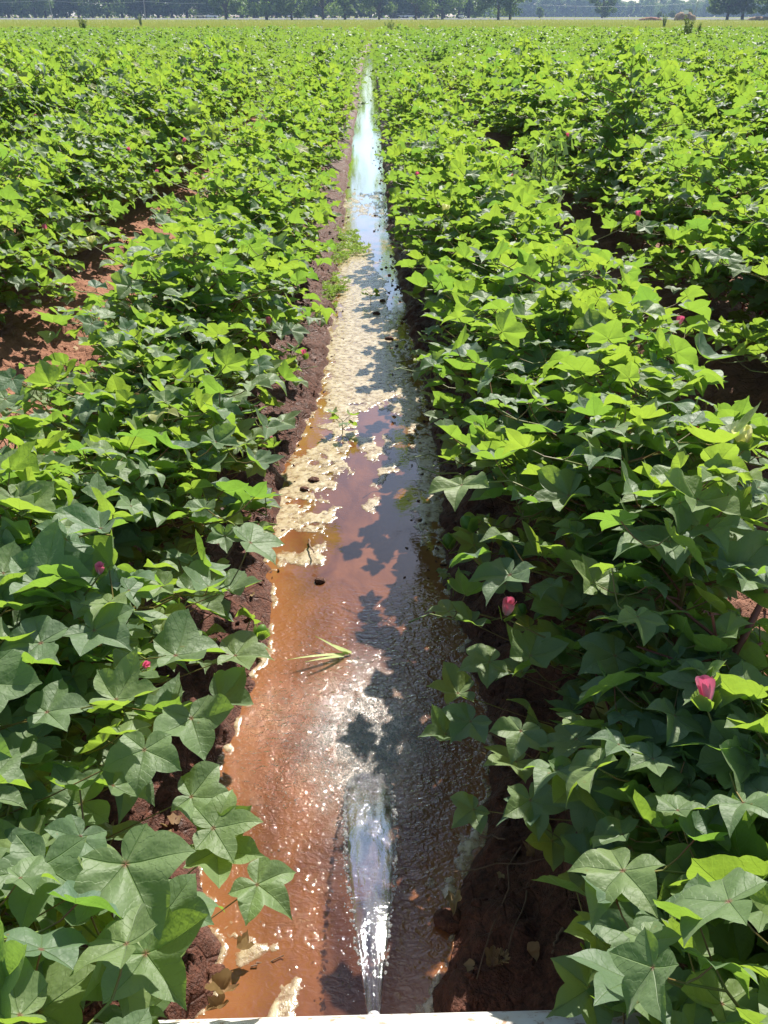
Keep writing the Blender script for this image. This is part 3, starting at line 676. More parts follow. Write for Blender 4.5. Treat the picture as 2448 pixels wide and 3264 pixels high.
HERO = []   # (px, py, height, leaf length, tip heading in the picture in degrees (0 right, 90 up), facing tilt towards the viewer)
HERO += [
    (135, 2760, .60, .135, -95, .5), (400, 2755, .62, .150, -60, .45), (465, 3040, .52, .135, -50, .5), (125, 3225, .50, .150, 100, .4),
    (530, 2905, .50, .100, -10, .5), (690, 2710, .42, .125, -15, .4), (820, 2820, .36, .110, -40, .3), (610, 2540, .45, .115, -5, .3),
    (460, 2390, .58, .110, -90, .5), (610, 2290, .56, .120, -70, .4), (150, 2270, .62, .105, 25, .2), (370, 2230, .64, .110, 10, .1),
    (700, 2230, .42, .110, -20, .3), (560, 2090, .60, .135, 25, .1), (300, 2010, .66, .120, -30, .3), (120, 1860, .70, .150, 20, .2),
    (600, 1880, .52, .120, 0, 0), (730, 1880, .48, .110, 5, 0), (130, 2050, .68, .12, 180, .3), (400, 1900, .62, .12, 60, .1),
    (750, 2090, .45, .12, 5, .1), (680, 2640, .45, .12, 10, .4), (260, 2560, .50, .14, -160, .5), (40, 2560, .5, .14, -120, .5),
    (2040, 2990, .40, .135, 160, .6), (1880, 3150, .32, .115, -150, .5), (2230, 2830, .45, .115, 200, .5), (2360, 3080, .42, .150, 220, .6),
    (2150, 3230, .40, .12, 100, .5), (1850, 2480, .42, .135, -75, .5), (1690, 2550, .34, .11, -85, .5), (1510, 2580, .24, .085, -140, .4),
    (1500, 2300, .34, .100, -130, .4), (1420, 2340, .30, .09, 190, .3), (1660, 2330, .40, .10, -110, .4), (1560, 2110, .38, .11, -160, .3),
    (1690, 2090, .44, .12, 70, .4), (1430, 1950, .30, .095, 170, .1), (1610, 1860, .44, .11, 90, .6), (1790, 1930, .46, .13, 130, .5),
    (2000, 1870, .55, .12, -20, .2), (1960, 2090, .50, .13, -150, .4), (2270, 2080, .55, .15, -100, .5), (1990, 2350, .50, .12, -80, .4),
    (1460, 2210, .30, .11, 180, .2), (2400, 2450, .55, .12, -120, .5), (2120, 2420, .50, .13, -170, .2), (2400, 2750, .45, .13, -90, .5),
    (2200, 2600, .44, .12, -60, .5), (2060, 2760, .36, .12, 180, .5), (1760, 2680, .28, .1, -100, .5)]
hero_by = {}
ccR = cM[:, 0]; ccU = np.array([0, 1.0, 0])
for h in HERO:
    p = P(h[0], h[1], h[2])
    d = np.hypot(plants[:60, 0] - p[0], plants[:60, 1] - p[1]); i = int(np.argmin(d))
    a = math.radians(h[4]); tip = ccR * math.cos(a) + (ccU * .8 + np.array([0, 0, .45])) * math.sin(a)
    nrm = np.array([0, 0, 1.0]) + np.array([0, -1, 0]) * h[5] + SUN * .25
    hero_by.setdefault(i, []).append((p, h, frames(nrm, tip)))

def copy_tree(root, loc, rz, s, name=None):
    r = root.copy(); COL.objects.link(r); r.location = loc; r.rotation_euler = (0, 0, rz); r.scale = (s, s, s)
    for ch in root.children:
        c = ch.copy(); COL.objects.link(c); c.parent = r
    return r
NUNIQ, NIND = 60, 300
ROWNAME = {(-1, 0): 'in the row left of the water channel', (1, 0): 'in the row right of the water channel', (-1, 1): 'in the second row left of the channel', (1, 1): 'in the second row right of the channel'}
GROUP = 'cotton plants standing in rows across the field'
proots = []
cnt = {}
for i in range(NUNIQ):
    x, y, sd, k = plants[i]; r = np.random.default_rng(500 + i); z = float(ground_z(np.array([x]), np.array([y]), False)[0][0])
    H = {(-1, 0): .54, (1, 0): .60}.get((sd, k), .66) * r.uniform(.80, 1.18); rad = (.37 if sd < 0 else .36) if k == 0 else (.47 if sd > 0 else .45)
    if sd > 0 and k == 0 and y < 1.5: rad = .23; H = .46
    if sd > 0 and k == 1: rad = .56; H *= 1.05
    if sd < 0 and k == 0 and y < 1.3: rad = .33
    if y < 2.2: H *= .92
    if sd > 0 and 1.25 < y < 2.5 and k < 2: H = .66 if k == 0 else .84
    root = empty('cotton_plant', (x, y, z))
    hero = []
    for p, h, fr in hero_by.get(i, []):
        q = p - np.array([x, y, z]); st = q * np.array([.35, .35, 0]) + np.array([0, 0, max(.08, q[2] - .10)])
        hero.append((st, q, h[3] * .62, float(r.uniform(.3, .8)), unit(np.array([q[0], q[1], 0]) + 1e-6), fr))
    hiq = (x > -2.3 and x < 2.3)
    st, fo, bolls = plant_meshes(r, T_HI if hiq else T_MID, hero=hero, at=np.array([x, y, z]), H=H, rad=rad, nodes=18, dense=1.35, ls=.96 if y < 1.8 else .86)
    link('stem', st, root); link('foliage', fo, root)
    for b in bolls[:9]: add_part('boll', BOLLS[int(r.integers(3))], root, b, (r.normal(0, .5), r.normal(0, .5), r.uniform(0, 6)), r.uniform(.8, 1.45))
    proots.append(root); key = (int(sd), int(k)); cnt.setdefault(key, []).append((y, root))
ORD = ['first', 'second', 'third', 'fourth', 'fifth', 'sixth', 'seventh', 'eighth', 'ninth', 'tenth', 'eleventh', 'twelfth', 'thirteenth', 'fourteenth', 'fifteenth', 'sixteenth', 'seventeenth', 'eighteenth', 'nineteenth', 'twentieth']
ROWN = ['first row', 'second row', 'third row', 'fourth row', 'fifth row']
for (sd, k), lst in cnt.items():
    lst.sort(key=lambda a: a[0])
    for j, (y, root) in enumerate(lst):
        root['rank'] = j
        tag(root, '%s broad leaved cotton plant from the pipe, %s %s of the channel' % (ORD[min(j, 19)], ROWN[k], 'left' if sd < 0 else 'right'), 'cotton plant', GROUP); del root['rank']
# plants of middle distance: eighteen built, the others copied
variants = []; vcount = 18
idx = NUNIQ
for i in range(NUNIQ, min(NIND, len(plants))):
    x, y, sd, k = plants[i]; z = float(ground_z(np.array([x]), np.array([y]), False)[0][0]); r = np.random.default_rng(900 + i)
    if len(variants) < vcount:
        st, fo, bolls = plant_meshes(r, T_MID, H=.62 * r.uniform(.88, 1.12), rad=.37, nodes=17, dense=1.4, ls=.80)
        root = empty('cotton_plant', (x, y, z)); link('stem', st, root); link('foliage', fo, root)
        for b in bolls[:2]: add_part('boll', BOLLS[int(r.integers(3))], root, b, (0, 0, r.uniform(0, 6)), 1.0)
        variants.append(root)
    else:
        root = copy_tree(variants[int(r.integers(vcount))], (x, y, z), r.normal(0, .35), r.uniform(.78, 1.18) * ((1.0 if sd < 0 else .92) if k == 0 else 1.16 if (sd < 0 and k == 1) else 1.22))
    root.scale = (root.scale[0], root.scale[1], root.scale[2] * (r.uniform(1.12, 1.38) if r.random() < .18 else 1.0)); side = 'left' if sd < 0 else 'right'
    lab = 'leafy green cotton plant in the %s %s of the channel, beyond the nearest plants' % (ROWN[int(k)] if k < 5 else 'farther rows', side)
    tag(root, lab, 'cotton plant', GROUP); proots.append(root)
# flowers at the places the photograph shows them
FLW = [('pink', 120, 378, .55, 1), ('pink', 855, 1045, .42, 1), ('pink', 975, 1145, .35, .9), ('pink', 875, 1412, .16, .9), ('pink', 1610, 1970, .40, 1.15), ('pink', 2255, 2262, .50, 1.3),
       ('pink', 1608, 1362, .42, 1.15), ('pink', 1420, 1135, .30, 1), ('pink', 2205, 1392, .58, 1), ('pink', 318, 1835, .60, .7), ('pink', 2155, 1048, .6, 1), ('pink', 455, 2130, .5, .55), ('pink', 150, 740, .45, 1),
       ('pink', 1330, 570, .5, 1), ('pink', 1620, 573, .55, 1), ('pink', 2035, 702, .58, 1), ('pink', 418, 488, .55, 1), ('pink', 262, 338, .55, 1.2), ('pink', 500, 562, .5, 1), ('pink', 582, 458, .55, 1.1), ('pink', 20, 250, .55, 1.3),
       ('pink', 2050, 460, .6, 1), ('pink', 1885, 378, .6, 1.2), ('pink', 918, 422, .5, 1.1), ('pink', 2370, 580, .6, 1.2), ('pink', 1810, 445, .6, 1.1),
       ('cream', 300, 785, .45, 1.2), ('cream', 1415, 682, .52, 1.2), ('cream', 2375, 1430, .62, 1.4), ('cream', 2205, 510, .62, 1.3), ('cream', 575, 520, .55, 1.2), ('cream', 1722, 338, .58, 1.4), ('cream', 1465, 345, .55, 1.3),
       ('cream', 2080, 395, .58, 1.3), ('cream', 1455, 260, .58, 1.6), ('cream', 1850, 230, .58, 1.6), ('cream', 820, 290, .55, 1.5), ('cream', 2120, 180, .58, 1.8), ('cream', 100, 195, .56, 1.8), ('cream', 440, 255, .55, 1.6), ('cream', 2400, 210, .58, 1.8)]
PR = np.array([[o.location.x, o.location.y] for o in proots])
for kd, a, b, h, s in FLW:
    p = P(a, b, h + (.16 if b < 900 else .10) + (.08 if kd == 'cream' else 0)); i = int(np.argmin(np.hypot(PR[:, 0] - p[0], PR[:, 1] - p[1]))); root = proots[i]
    sc_ = root.scale[0]; rz = root.rotation_euler[2]; q = (p - np.array(root.location)) / np.array([sc_, sc_, root.scale[2]])
    q = np.array([q[0] * math.cos(-rz) - q[1] * math.sin(-rz), q[0] * math.sin(-rz) + q[1] * math.cos(-rz), q[2]])
    r = np.random.default_rng(int(a * 3 + b)); ms = FL[kd]
    o = add_part('flower', ms[int(r.integers(len(ms)))], root, q, (r.normal(0, .35), r.normal(0, .35), r.uniform(0, 6)), (.85 if kd == 'pink' else .72) * min(s, 1.25) / sc_)
    o['label'] = 'closed pink spent bloom' if kd == 'pink' else 'open pale cream yellow bloom'
    mb = MB(); mb.tube([q * np.array([.45, .45, .75]), q * np.array([.8, .8, .9]), q], [.002, .0018, .0016], 5, .7); mb.build('flower_stalk', M_STEM, o).matrix_parent_inverse = (Matrix.Translation(Vector(q)) @ o.rotation_euler.to_matrix().to_4x4() @ Matrix.Diagonal((*o.scale, 1))).inverted()

# the thick reddish stem showing among the leaves on the right
i = int(np.argmin(np.hypot(PR[:, 0] - P(2340, 2300, .4)[0], PR[:, 1] - P(2340, 2300, .4)[1]))); root = proots[i]; o0 = np.array(root.location); mb = MB()
A, B, C, D = P(2270, 2700, .22), P(2300, 2420, .40), P(2345, 2080, .56), P(2448, 1880, .66)
mb.tube(np.array([P(2240, 2900, .06), A, B, C, D]) - o0, [.010, .0095, .0085, .007, .005], 9, [.1, .2, .3, .35, .4])
for q, r2 in (((B, P(2080, 2330, .44), P(1960, 2300, .46)), .0035), ((C, P(2230, 1990, .60), P(2120, 1900, .63)), .0035), ((B, P(2310, 2200, .50), P(2270, 1960, .66)), .004), ((A, P(2050, 2560, .36), P(1900, 2150, .40)), .0035), ((C, P(2430, 2050, .56)), .004), ((C, P(2200, 2120, .57), P(2030, 2060, .56)), .003)):
    mb.tube(np.array(q) - o0, np.linspace(r2, r2 * .6, len(q)), 6, .38)
mb.build('branch', M_STEM, root)

# the rest of the field: one mass
rest = plants[NIND:]; far_d = np.hypot(rest[:, 0], rest[:, 1])
LP = []; LO = []; LS = []; LT = []
lay = []
for v in range(24):
    r = np.random.default_rng(60 + v); tb, L, _ = plant_layout(r, H=.62 * r.uniform(.9, 1.1), rad=.40, nodes=16, dense=1.25, ls=.82)
    Pos, Fr, Sz, T = leaf_frames(L, r); lay.append((Pos, Fr, Sz, T))
frg = np.random.default_rng(77)
AP, AF, AS, AT = [], [], [], []
for (x, y, sd, k), d in zip(rest, far_d):
    Pos, Fr, Sz, T = lay[int(frg.integers(24))]
    n = len(Pos); up = Pos[:, 2] > (.18 if d < 22 else .30)
    frac = .95 if d < 18 else (.7 if d < 30 else .42)
    m = up & (frg.random(n) < frac)
    s = frg.uniform(.76, 1.22) * (1 + .10 * (vn(np.array([x * .3]), np.array([y * .3]), 8)[0] - .5)); z = .12
    AP.append(Pos[m] * s + np.array([x, y, z])); AF.append(Fr[m]); AS.append(Sz[m] * s * (1.0 if d < 18 else 1.2 if d < 30 else 1.5))
    AT.append(np.clip(T[m] * .45 + .55 * vn(np.array([x * .5]), np.array([y * .22]), 9)[0], 0, 1) if True else T[m])
me = leaves_mesh('cotton_field', T_LOW, np.vstack(AP), np.vstack(AF), np.concatenate(AS), np.concatenate(AT), M_LEAF_FAR, False, 5)
o = link('cotton_field', me); tag(o, 'green mass of far cotton plants filling the field towards the trees', 'cotton field', GROUP, 'stuff')
# scattered cream blooms in it are part of the mass
print('plants', len(plants), 'far leaf count', sum(len(a) for a in AP))

# ------------------------------------------------------------------ meadow beyond the field
mm, tr = mat('meadow_grass'); N = NT(tr); oc = N.obj()
c = N.mix(N.ramp(N.noise(.05, oc, 5), [(.3, 0.0), (.7, 1.0)]), (0.16, 0.20, 0.045), (0.27, 0.25, 0.08))
N.out(N.n('BsdfPrincipled', {'Base Color': c, 'Roughness': .9, 'Specular IOR Level': 0.0}).outputs[0])
X, Y = np.meshgrid(np.linspace(-420, 420, 60), np.array([FIELD_END + .5, 80, 120, 180, 250, 320, 420, 560, 800, 1200]))
o = link('meadow', np_mesh('meadow', np.stack([X.ravel(), Y.ravel(), np.full(X.size, .12)], -1), grid_faces(60, 10), mm)); tag(o, 'yellow green meadow beyond the end of the cotton field', 'meadow', kind='structure')
n = 70000; d = FIELD_END + .5 + (1 / (RNG.random(n) * (1 / 1.0 - 1 / 6.0) + 1 / 6.0) - 1) * 56; x = (RNG.random(n) - .5) * d * 1.02
h = .22 + .30 * RNG.random(n) ** 2 + .9 * (RNG.random(n) < .004); wd = .02 + d * .00028
V = np.stack([np.stack([x - wd, d, 0 * x + .1], -1), np.stack([x + wd, d + wd, 0 * x + .1], -1), np.stack([x + RNG.normal(0, .1, n), d, .1 + h], -1)], 1).reshape(-1, 3)
M_GR = tinted('seeding_grass', [(0.0, (0.12, 0.19, 0.03)), (0.6, (0.26, 0.27, 0.07)), (1.0, (0.38, 0.32, 0.13))], .8, trans=(.4, .45, .08), tf=.35, scale=.3)
o = link('grass', np_mesh('grass', V, np.arange(3 * n).reshape(-1, 3), M_GR, attrs={'tint': np.repeat(RNG.random(n), 3)})); tag(o, 'tall seeding yellow green grass past the cotton', 'grass', kind='stuff')
# road
m_road = plain('pale_road', (.20, .20, .20), .9, .08, .3, spec=0.0)
X, Y = np.meshgrid(np.linspace(-420, 420, 40), np.array([372, 380, 396, 404.]))
zr = np.broadcast_to(np.array([.13, .55, .55, .13])[:, None], X.shape)
o = link('road', np_mesh('road', np.stack([X, Y, zr], -1).reshape(-1, 3), grid_faces(40, 4), m_road)); tag(o, 'pale grey road crossing in front of the trees', 'road', kind='structure')

# ------------------------------------------------------------------ trees
M_TL = tinted('tree_leaf', [(0.0, (0.040, 0.080, 0.030)), (0.55, (0.085, 0.145, 0.05)), (1.0, (0.19, 0.26, 0.10))], .65, trans=(.22, .34, .06), tf=.3, scale=.6)
M_BK = plain('bark', (.09, .07, .055), .9, .25, 3)
def tree_meshes(seed, H=15, W=8, low=.14, n=4200):
    r = np.random.default_rng(seed); C = []; nb = 26
    for k in range(nb):
        a = r.uniform(0, 6.28); u = r.uniform(low + .08, 1); rr = W * math.sqrt(max(0, 1 - ((u - .52) / .52) ** 2)) * r.uniform(.35, .95)
        C.append([rr * math.cos(a), rr * math.sin(a), u * H * .93, r.uniform(1.5, 3.2) * W / 8])
    C = np.array(C); k = r.integers(0, nb, n); d = unit(r.normal(0, 1, (n, 3))) * (r.random((n, 1)) ** .4)
    p = C[k, :3] + d * C[k, 3:4] * np.array([1.15, 1.15, .8]); p[:, 2] = np.maximum(p[:, 2], H * low)
    s = r.uniform(.25, .6, n); u = unit(r.normal(0, 1, (n, 3))); v = unit(np.cross(u, r.normal(0, 1, (n, 3)))) 
    V = np.stack([p - u * s[:, None], p + v * s[:, None] * .7, p + u * s[:, None], p - v * s[:, None] * .7], 1).reshape(-1, 3)
    crown = np_mesh('crown', V, np.arange(4 * n).reshape(-1, 4), M_TL, attrs={'tint': np.repeat(np.clip(.5 * r.random(nb)[k] + .5 * r.random(n), 0, 1), 4)}, smooth=False)
    mb = MB(); mb.tube([(0, 0, -.3), (0.1, 0, H * .15), (.2, .1, H * .4), (.1, 0, H * .75)], [.55, .42, .32, .1], 8)
    for q in C[:14]: mb.tube([(0.1, 0, H * .16 + .2 * q[2] * .5), q[:3] * np.array([.5, .5, .8]), q[:3]], [.2, .12, .05], 5)
    return mb.mesh('trunk', M_BK), crown
TV = [tree_meshes(s, *a) for s, a in enumerate([(15, 8, .14), (17, 9.5, .09), (13, 6.5, .14), (16, 7.5, .01), (10, 5, .02), (18, 11, .11), (17, 9.5, .0)])]
def place_tree(pxx, d, v, s, label, rz, group=None, cat='tree', name='broadleaf_tree'):
    dx = (pxx - 1224) / FPX; dirv = cM @ np.array([dx, (1632 - 60) / FPX, -1.0]); x = dirv[0] / dirv[1] * d
    root = empty(name, (x, d, 0.1), rz); root.scale = (s, s, s)
    link('trunk', TV[v][0], root); link('crown', TV[v][1], root); tag(root, label, cat, group); return root
BG = 'trees lining the road beyond the field'
front = [(720, 352, 2, .95, 'dark tree with thin trunk behind the grass, left of the centre oaks'), (850, 338, 1, 1.1, 'broad dark oak with thick trunk, left end of the middle tree row'),
         (930, 348, 3, .8, 'narrow tree just right of the thick trunked oak, white car at its foot'), (1030, 335, 1, 1.0, 'spreading oak left of the end of the water channel'),
         (1100, 352, 4, 1.0, 'small bushy tree just left of the channel line'), (1208, 345, 0, .85, 'brownish green tree standing straight beyond the channel'),
         (1325, 350, 5, .8, 'wide dark tree right of the channel line beside silver cars'), (1410, 372, 0, 1.0, 'dark round tree left of the large spreading oak'),
         (1588, 338, 1, .95, 'left trunk of the large spreading oak group'), (1626, 332, 5, .95, 'right hand oak with light showing past its trunk, overhanging right'),
         (1918, 430, 3, .8, 'lone dark tree in the open gap between oak group and right edge'), (2318, 318, 2, .98, 'left tree of the dark pair near the right edge'),
         (2366, 322, 2, 1.05, 'right tree of the dark pair near the right edge'), (2465, 300, 0, .8, 'tree cut off by the right edge of the view')]
for i, (a, d, v, s, lab) in enumerate(front): place_tree(a, d, v, s, lab, i * 1.3, BG)
tr_ = np.random.default_rng(5)
xx = -80
while xx < 1500:
    place_tree(xx, tr_.uniform(415, 450), int(tr_.choice([3, 6, 1, 6])), tr_.uniform(1.05, 1.35), 'tall dark leafy tree in the unbroken tree line beyond the road, left and centre', tr_.uniform(0, 6), 'unbroken tree line beyond the road'); xx += tr_.uniform(30, 48)
xx = 1480
while xx < 2560:
    place_tree(xx, tr_.uniform(840, 900), int(tr_.choice([3, 6, 6, 3])), tr_.uniform(.95, 1.12) * (1.05 if xx < 1950 or xx > 2300 else .80), 'pale hazy tree of the distant wood under the strip of sky', tr_.uniform(0, 6), 'distant hazy wood on the right'); xx += tr_.uniform(26, 40)
for a, d, v, s in ((1720, 500, 4, .5), (2190, 470, 4, .42), (2140, 520, 4, .35), (2100, 480, 4, .3)):
    place_tree(a, d, v, s, {1720: 'small pale bush right of the spreading oak', 2190: 'round pale bush behind the brown mound', 2140: 'small yellow green bush left of the brown mound', 2100: 'lowest little bush beside the red earth heap'}[a], a, None, 'bush', 'bush')

def wood(x0, x1, d, H, n, seed, label):
    r = np.random.default_rng(seed); a = r.uniform(x0, x1, n); dirx = (a - 1224) / FPX / .868 + math.tan(YAW); yy = d + r.uniform(0, 30, n); x = dirx * yy
    top = H * (.78 + .35 * vn(x / 9, x * 0 + seed, 3)); z = top * r.random(n) ** .8; s = r.uniform(.5, 1.1, n) * d / 450
    p = np.stack([x, yy, z], -1); u = unit(r.normal(0, 1, (n, 3))); v = unit(np.cross(u, r.normal(0, 1, (n, 3))))
    V = np.stack([p - u * s[:, None], p + v * s[:, None] * .7, p + u * s[:, None], p - v * s[:, None] * .7], 1).reshape(-1, 3)
    o = link('far_wood', np_mesh('far_wood', V, np.arange(4 * n).reshape(-1, 4), M_TL, attrs={'tint': np.repeat(np.clip(.6 * vn(x / 5, z / 4, 4) + .4 * r.random(n), 0, 1), 4)}, smooth=False)); tag(o, label, 'wood', kind='stuff')
wood(-250, 1500, 462, 19, 26000, 1, 'dense dark wood closing the view behind the tree line')
wood(1450, 2700, 905, 11.5, 16000, 2, 'pale far wood under the strip of sky at upper right')

# ------------------------------------------------------------------ poles, wires, cars, mounds
def far_xy(pxx, d):
    dirv = cM @ np.array([(pxx - 1224) / FPX, (1632 - 60) / FPX, -1.0]); return dirv[0] / dirv[1] * d, d
m_pole = plain('grey_pole', (.28, .27, .26), .8, .1, 2); m_wire = plain('pale_wire', (.45, .47, .5), .5, .05, 1)
poles = []
for a, lab, lean in ((168, 'leaning utility pole farthest left in front of the tree line', -.5), (464, 'upright utility pole left of the parked white truck', .1), (2212, 'tall leaning pole above the brown mound on the right', .8)):
    x, y = far_xy(a, 362); root = empty('utility_pole', (x, y, .1)); tag(root, lab, 'pole', 'utility poles along the road')
    mb = MB(); mb.tube([(0, 0, 0), (lean * .5, 0, 4), (lean, 0, 8.5)], [.16, .14, .11], 8); mb.build('pole_shaft', m_pole, root)
    mb = MB(); mb.box((lean, 0, 8.0), (2.0, .12, .14)); mb.build('crossarm', m_pole, root, smooth=False); poles.append((x + lean, y))
def wire(a, b, za, zb, sag, label):
    t = np.linspace(0, 1, 24); mb = MB(); p0 = np.array([a[0], a[1], za]); p1 = np.array([b[0], b[1], zb])
    pts = p0 + (p1 - p0) * t[:, None]; pts[:, 2] -= sag * 4 * t * (1 - t); mb.tube(pts, .035, 5); o = mb.build('power_wire', m_wire); tag(o, label, 'wire', 'power wires on the poles')
xe = far_xy(660, 362); xl = far_xy(-120, 362); xr1 = far_xy(1720, 362)
wire(xl, poles[0], 5.9, 6.2, .5, 'power wire running off the left edge to the first pole')
wire(poles[0], poles[1], 6.2, 5.9, .8, 'power wire slung between the two left poles')
wire(poles[1], xe, 5.9, 5.3, .3, 'power wire running right from the second left pole')
wire(xr1, poles[2], 4.8, 5.4, .8, 'power wire reaching the leaning pole on the right')
m_glass = plain('car_window', (.03, .035, .04), .1, .1, 1); m_tyre = plain('tyre_rubber', (.02, .02, .02), .8, .1, 1)
def car(pxx, d, L, col, label, rz=0.0, truck=False):
    x, y = far_xy(pxx, d); root = empty('pickup_truck' if truck else 'parked_car', (x, y, .55 if 376 < d < 400 else .12), rz); tag(root, label, 'truck' if truck else 'car', 'vehicles parked under the trees')
    mp_ = plain('car_paint', col, .25, .03, 1)
    W = 1.8; h = L / 2
    prof = [(-h, .35), (-h, .95), (-h * .55, 1.0), (-h * .35, 1.0), (-.02 * h, 1.0), (h * .45, .95), (h, .8), (h, .35)] 
    def ext(pr, w, m, nm):
        V = [(a, s * w / 2, b) for s in (-1, 1) for a, b in pr]; n = len(pr); F = []
        bm_v = np.array(V); mb = MB()
        for i in range(n): j = (i + 1) % n; F.append((i, j, n + j, n + i))
        mb.add(bm_v, F); c0 = bm_v[:n].mean(0); c1 = bm_v[n:].mean(0)
        mb.add(np.vstack([bm_v[:n], c0]), [((i + 1) % n, i, n) for i in range(n)]); mb.add(np.vstack([bm_v[n:], c1]), [(i, (i + 1) % n, n) for i in range(n)])
        return mb.build(nm, m, root, smooth=False)
    ext(prof, W, mp_, 'body')
    cab = [(-.1 * h, 1.0), (-.02 * h, 1.6), (h * .32, 1.6), (h * .52, 1.0)] if truck else [(-h * .8, .98), (-h * .55, 1.45), (h * .2, 1.47), (h * .48, .98)]
    ext(cab, W * .86, m_glass, 'window'); rf = MB(); cx = (cab[1][0] + cab[2][0]) / 2; rf.box((cx, 0, cab[1][1] + .03), (cab[2][0] - cab[1][0], W * .84, .07)); rf.build('roof', mp_, root, smooth=False)
    for sx in (-.62, .62):
        for sy in (-1, 1):
            mb = MB(); mb.tube([(sx * h, sy * (W / 2 - .2), .34), (sx * h, sy * (W / 2 + .01), .34)], .34, 14); mb.build('wheel', m_tyre, root)
    return root
car(672, 388, 5.6, (.75, .75, .75), 'white pickup truck parked on the road, left of centre', 0, True)
car(640, 386, 3.6, (.62, .55, .40), 'small tan car parked just left of the white pickup', 0)
car(938, 386, 4.4, (.80, .80, .80), 'white car parked under the narrow tree')
car(1274, 388, 4.2, (.60, .62, .65), 'silver car parked left of the channel line pair, beside the wide tree')
car(1308, 392, 4.4, (.70, .72, .76), 'pale blue grey car parked just right of the silver car', .2)
car(1470, 380, 4.0, (.78, .80, .82), 'white car seen end on, left of the spreading oak', 1.4)
car(1256, 380, 4.4, (.03, .035, .04), 'low black car beside the silver ones', 0)
m_mound = plain('red_earth', (.30, .13, .08), .95, .3, .7, bump=.5, bscale=4); m_hay = plain('brown_hay', (.26, .17, .09), .95, .25, 2, bump=.5, bscale=6)
for a, d, sz, m_, lab, nm, cat in ((2072, 300, (3.2, 2, 1.0), m_mound, 'low red earth heap left of the brown mound', 'earth_heap', 'mound'), (2180, 290, (3.0, 2.4, 2.3), m_hay, 'tall reddish brown mound behind the dark weed', 'earth_mound', 'mound'),
                           (2425, 300, (4.5, 2.2, 1.1), m_hay, 'long low brown heap at the right edge', 'earth_heap', 'mound'), (437, 330, (.9, .7, .7), plain('dark_heap', (.04, .04, .045), .9), 'small dark lump left of the second pole', 'feed_lump', 'lump')):
    x, y = far_xy(a, d); mb = MB(); mb.blob((0, 0, 0), sz, 0, .5, 24, 14, .35, a); mb.blob((sz[0] * .5, 0, 0), (sz[0] * .6, sz[1] * .8, sz[2] * .75), 0, .5, 20, 12, .35, a + 3); o = mb.build(nm, m_, None, (x, y, .1)); tag(o, lab, cat)
x, y = far_xy(2184, 280); root = empty('field_sign', (x, y, .1)); tag(root, 'small blank white board on a post in front of the brown mound', 'sign')
mb = MB(); mb.tube([(0, 0, 0), (0, 0, 2.0)], .05, 6); mb.build('post', m_pole, root); mb = MB(); mb.box((0, -.06, 2.2), (1.3, .05, .9)); mb.build('board', plain('white_board', (.7, .72, .72), .6, .05), root, smooth=False)

# ------------------------------------------------------------------ weeds, seedlings, litter
def ferny(rx, ry, h, n, seed, blade=.02, m=M_WEED, upright=.35):
    r = np.random.default_rng(seed); n *= 3; a = r.uniform(0, 6.28, n); q = np.sqrt(r.random(n)) * (.25 + 1.15 * vn(a * 2.2, a * 0 + seed, seed)); k_ = fbm(rx * q * np.cos(a) * 26 + 9, ry * q * np.sin(a) * 26 + 5, seed, 3) > .42 + .16 * q; a = a[k_]; q = q[k_]; n = len(a); p = np.stack([rx * q * np.cos(a), ry * q * np.sin(a), h * r.random(n) * (1 - .6 * q)], -1)
    d = unit(np.stack([np.cos(a + r.normal(0, 2, n)), np.sin(a + r.normal(0, 2, n)), upright + .5 * r.random(n)], -1)); s = blade * r.uniform(.5, 1.4, n)[:, None]; w_ = unit(np.cross(d, r.normal(0, 1, (n, 3)))) * s * .22
    V = np.stack([p - w_, p + w_, p + d * s + w_ * .3, p + d * s - w_ * .3], 1).reshape(-1, 3)
    return np_mesh('foliage', V, np.arange(4 * n).reshape(-1, 4), m, attrs={'tint': np.repeat(r.random(n), 4)}, smooth=False)
def clump(name, a, b, rx, ry, h, n, label, cat='weed', m=M_WEED, blade=.02, z=0.02, stems=7, seed=1, up=.35):
    p = P(a, b, z); root = empty(name, tuple(p)); tag(root, label, cat); link('foliage', ferny(rx, ry, h, n, seed, blade, m, up), root)
    mb = MB(); r = np.random.default_rng(seed)
    for k in range(stems):
        g = r.uniform(0, 6.28); mb.tube([(0, 0, -.01), (rx * .4 * math.cos(g), ry * .4 * math.sin(g), h * .5), (rx * .85 * math.cos(g), ry * .85 * math.sin(g), h * .6)], [.0025 + h * .004, .002 + h * .002, .001], 5, .6)
    mb.build('stem', M_STEM, root)
clump('creeping_weed', 1080, 778, .19, .60, .022, 3800, 'low feathery light green weed at the channel edge, upper of two', seed=2, blade=.017, up=.1)
clump('creeping_weed', 1040, 925, .19, .36, .022, 3200, 'low feathery light green weed at the channel edge, lower of two', seed=3, blade=.014, up=.1)
clump('grass_tuft', 440, 1085, .10, .12, .10, 300, 'small thin weed on the red soil of the left furrow', seed=4, blade=.03, z=.04, up=1)
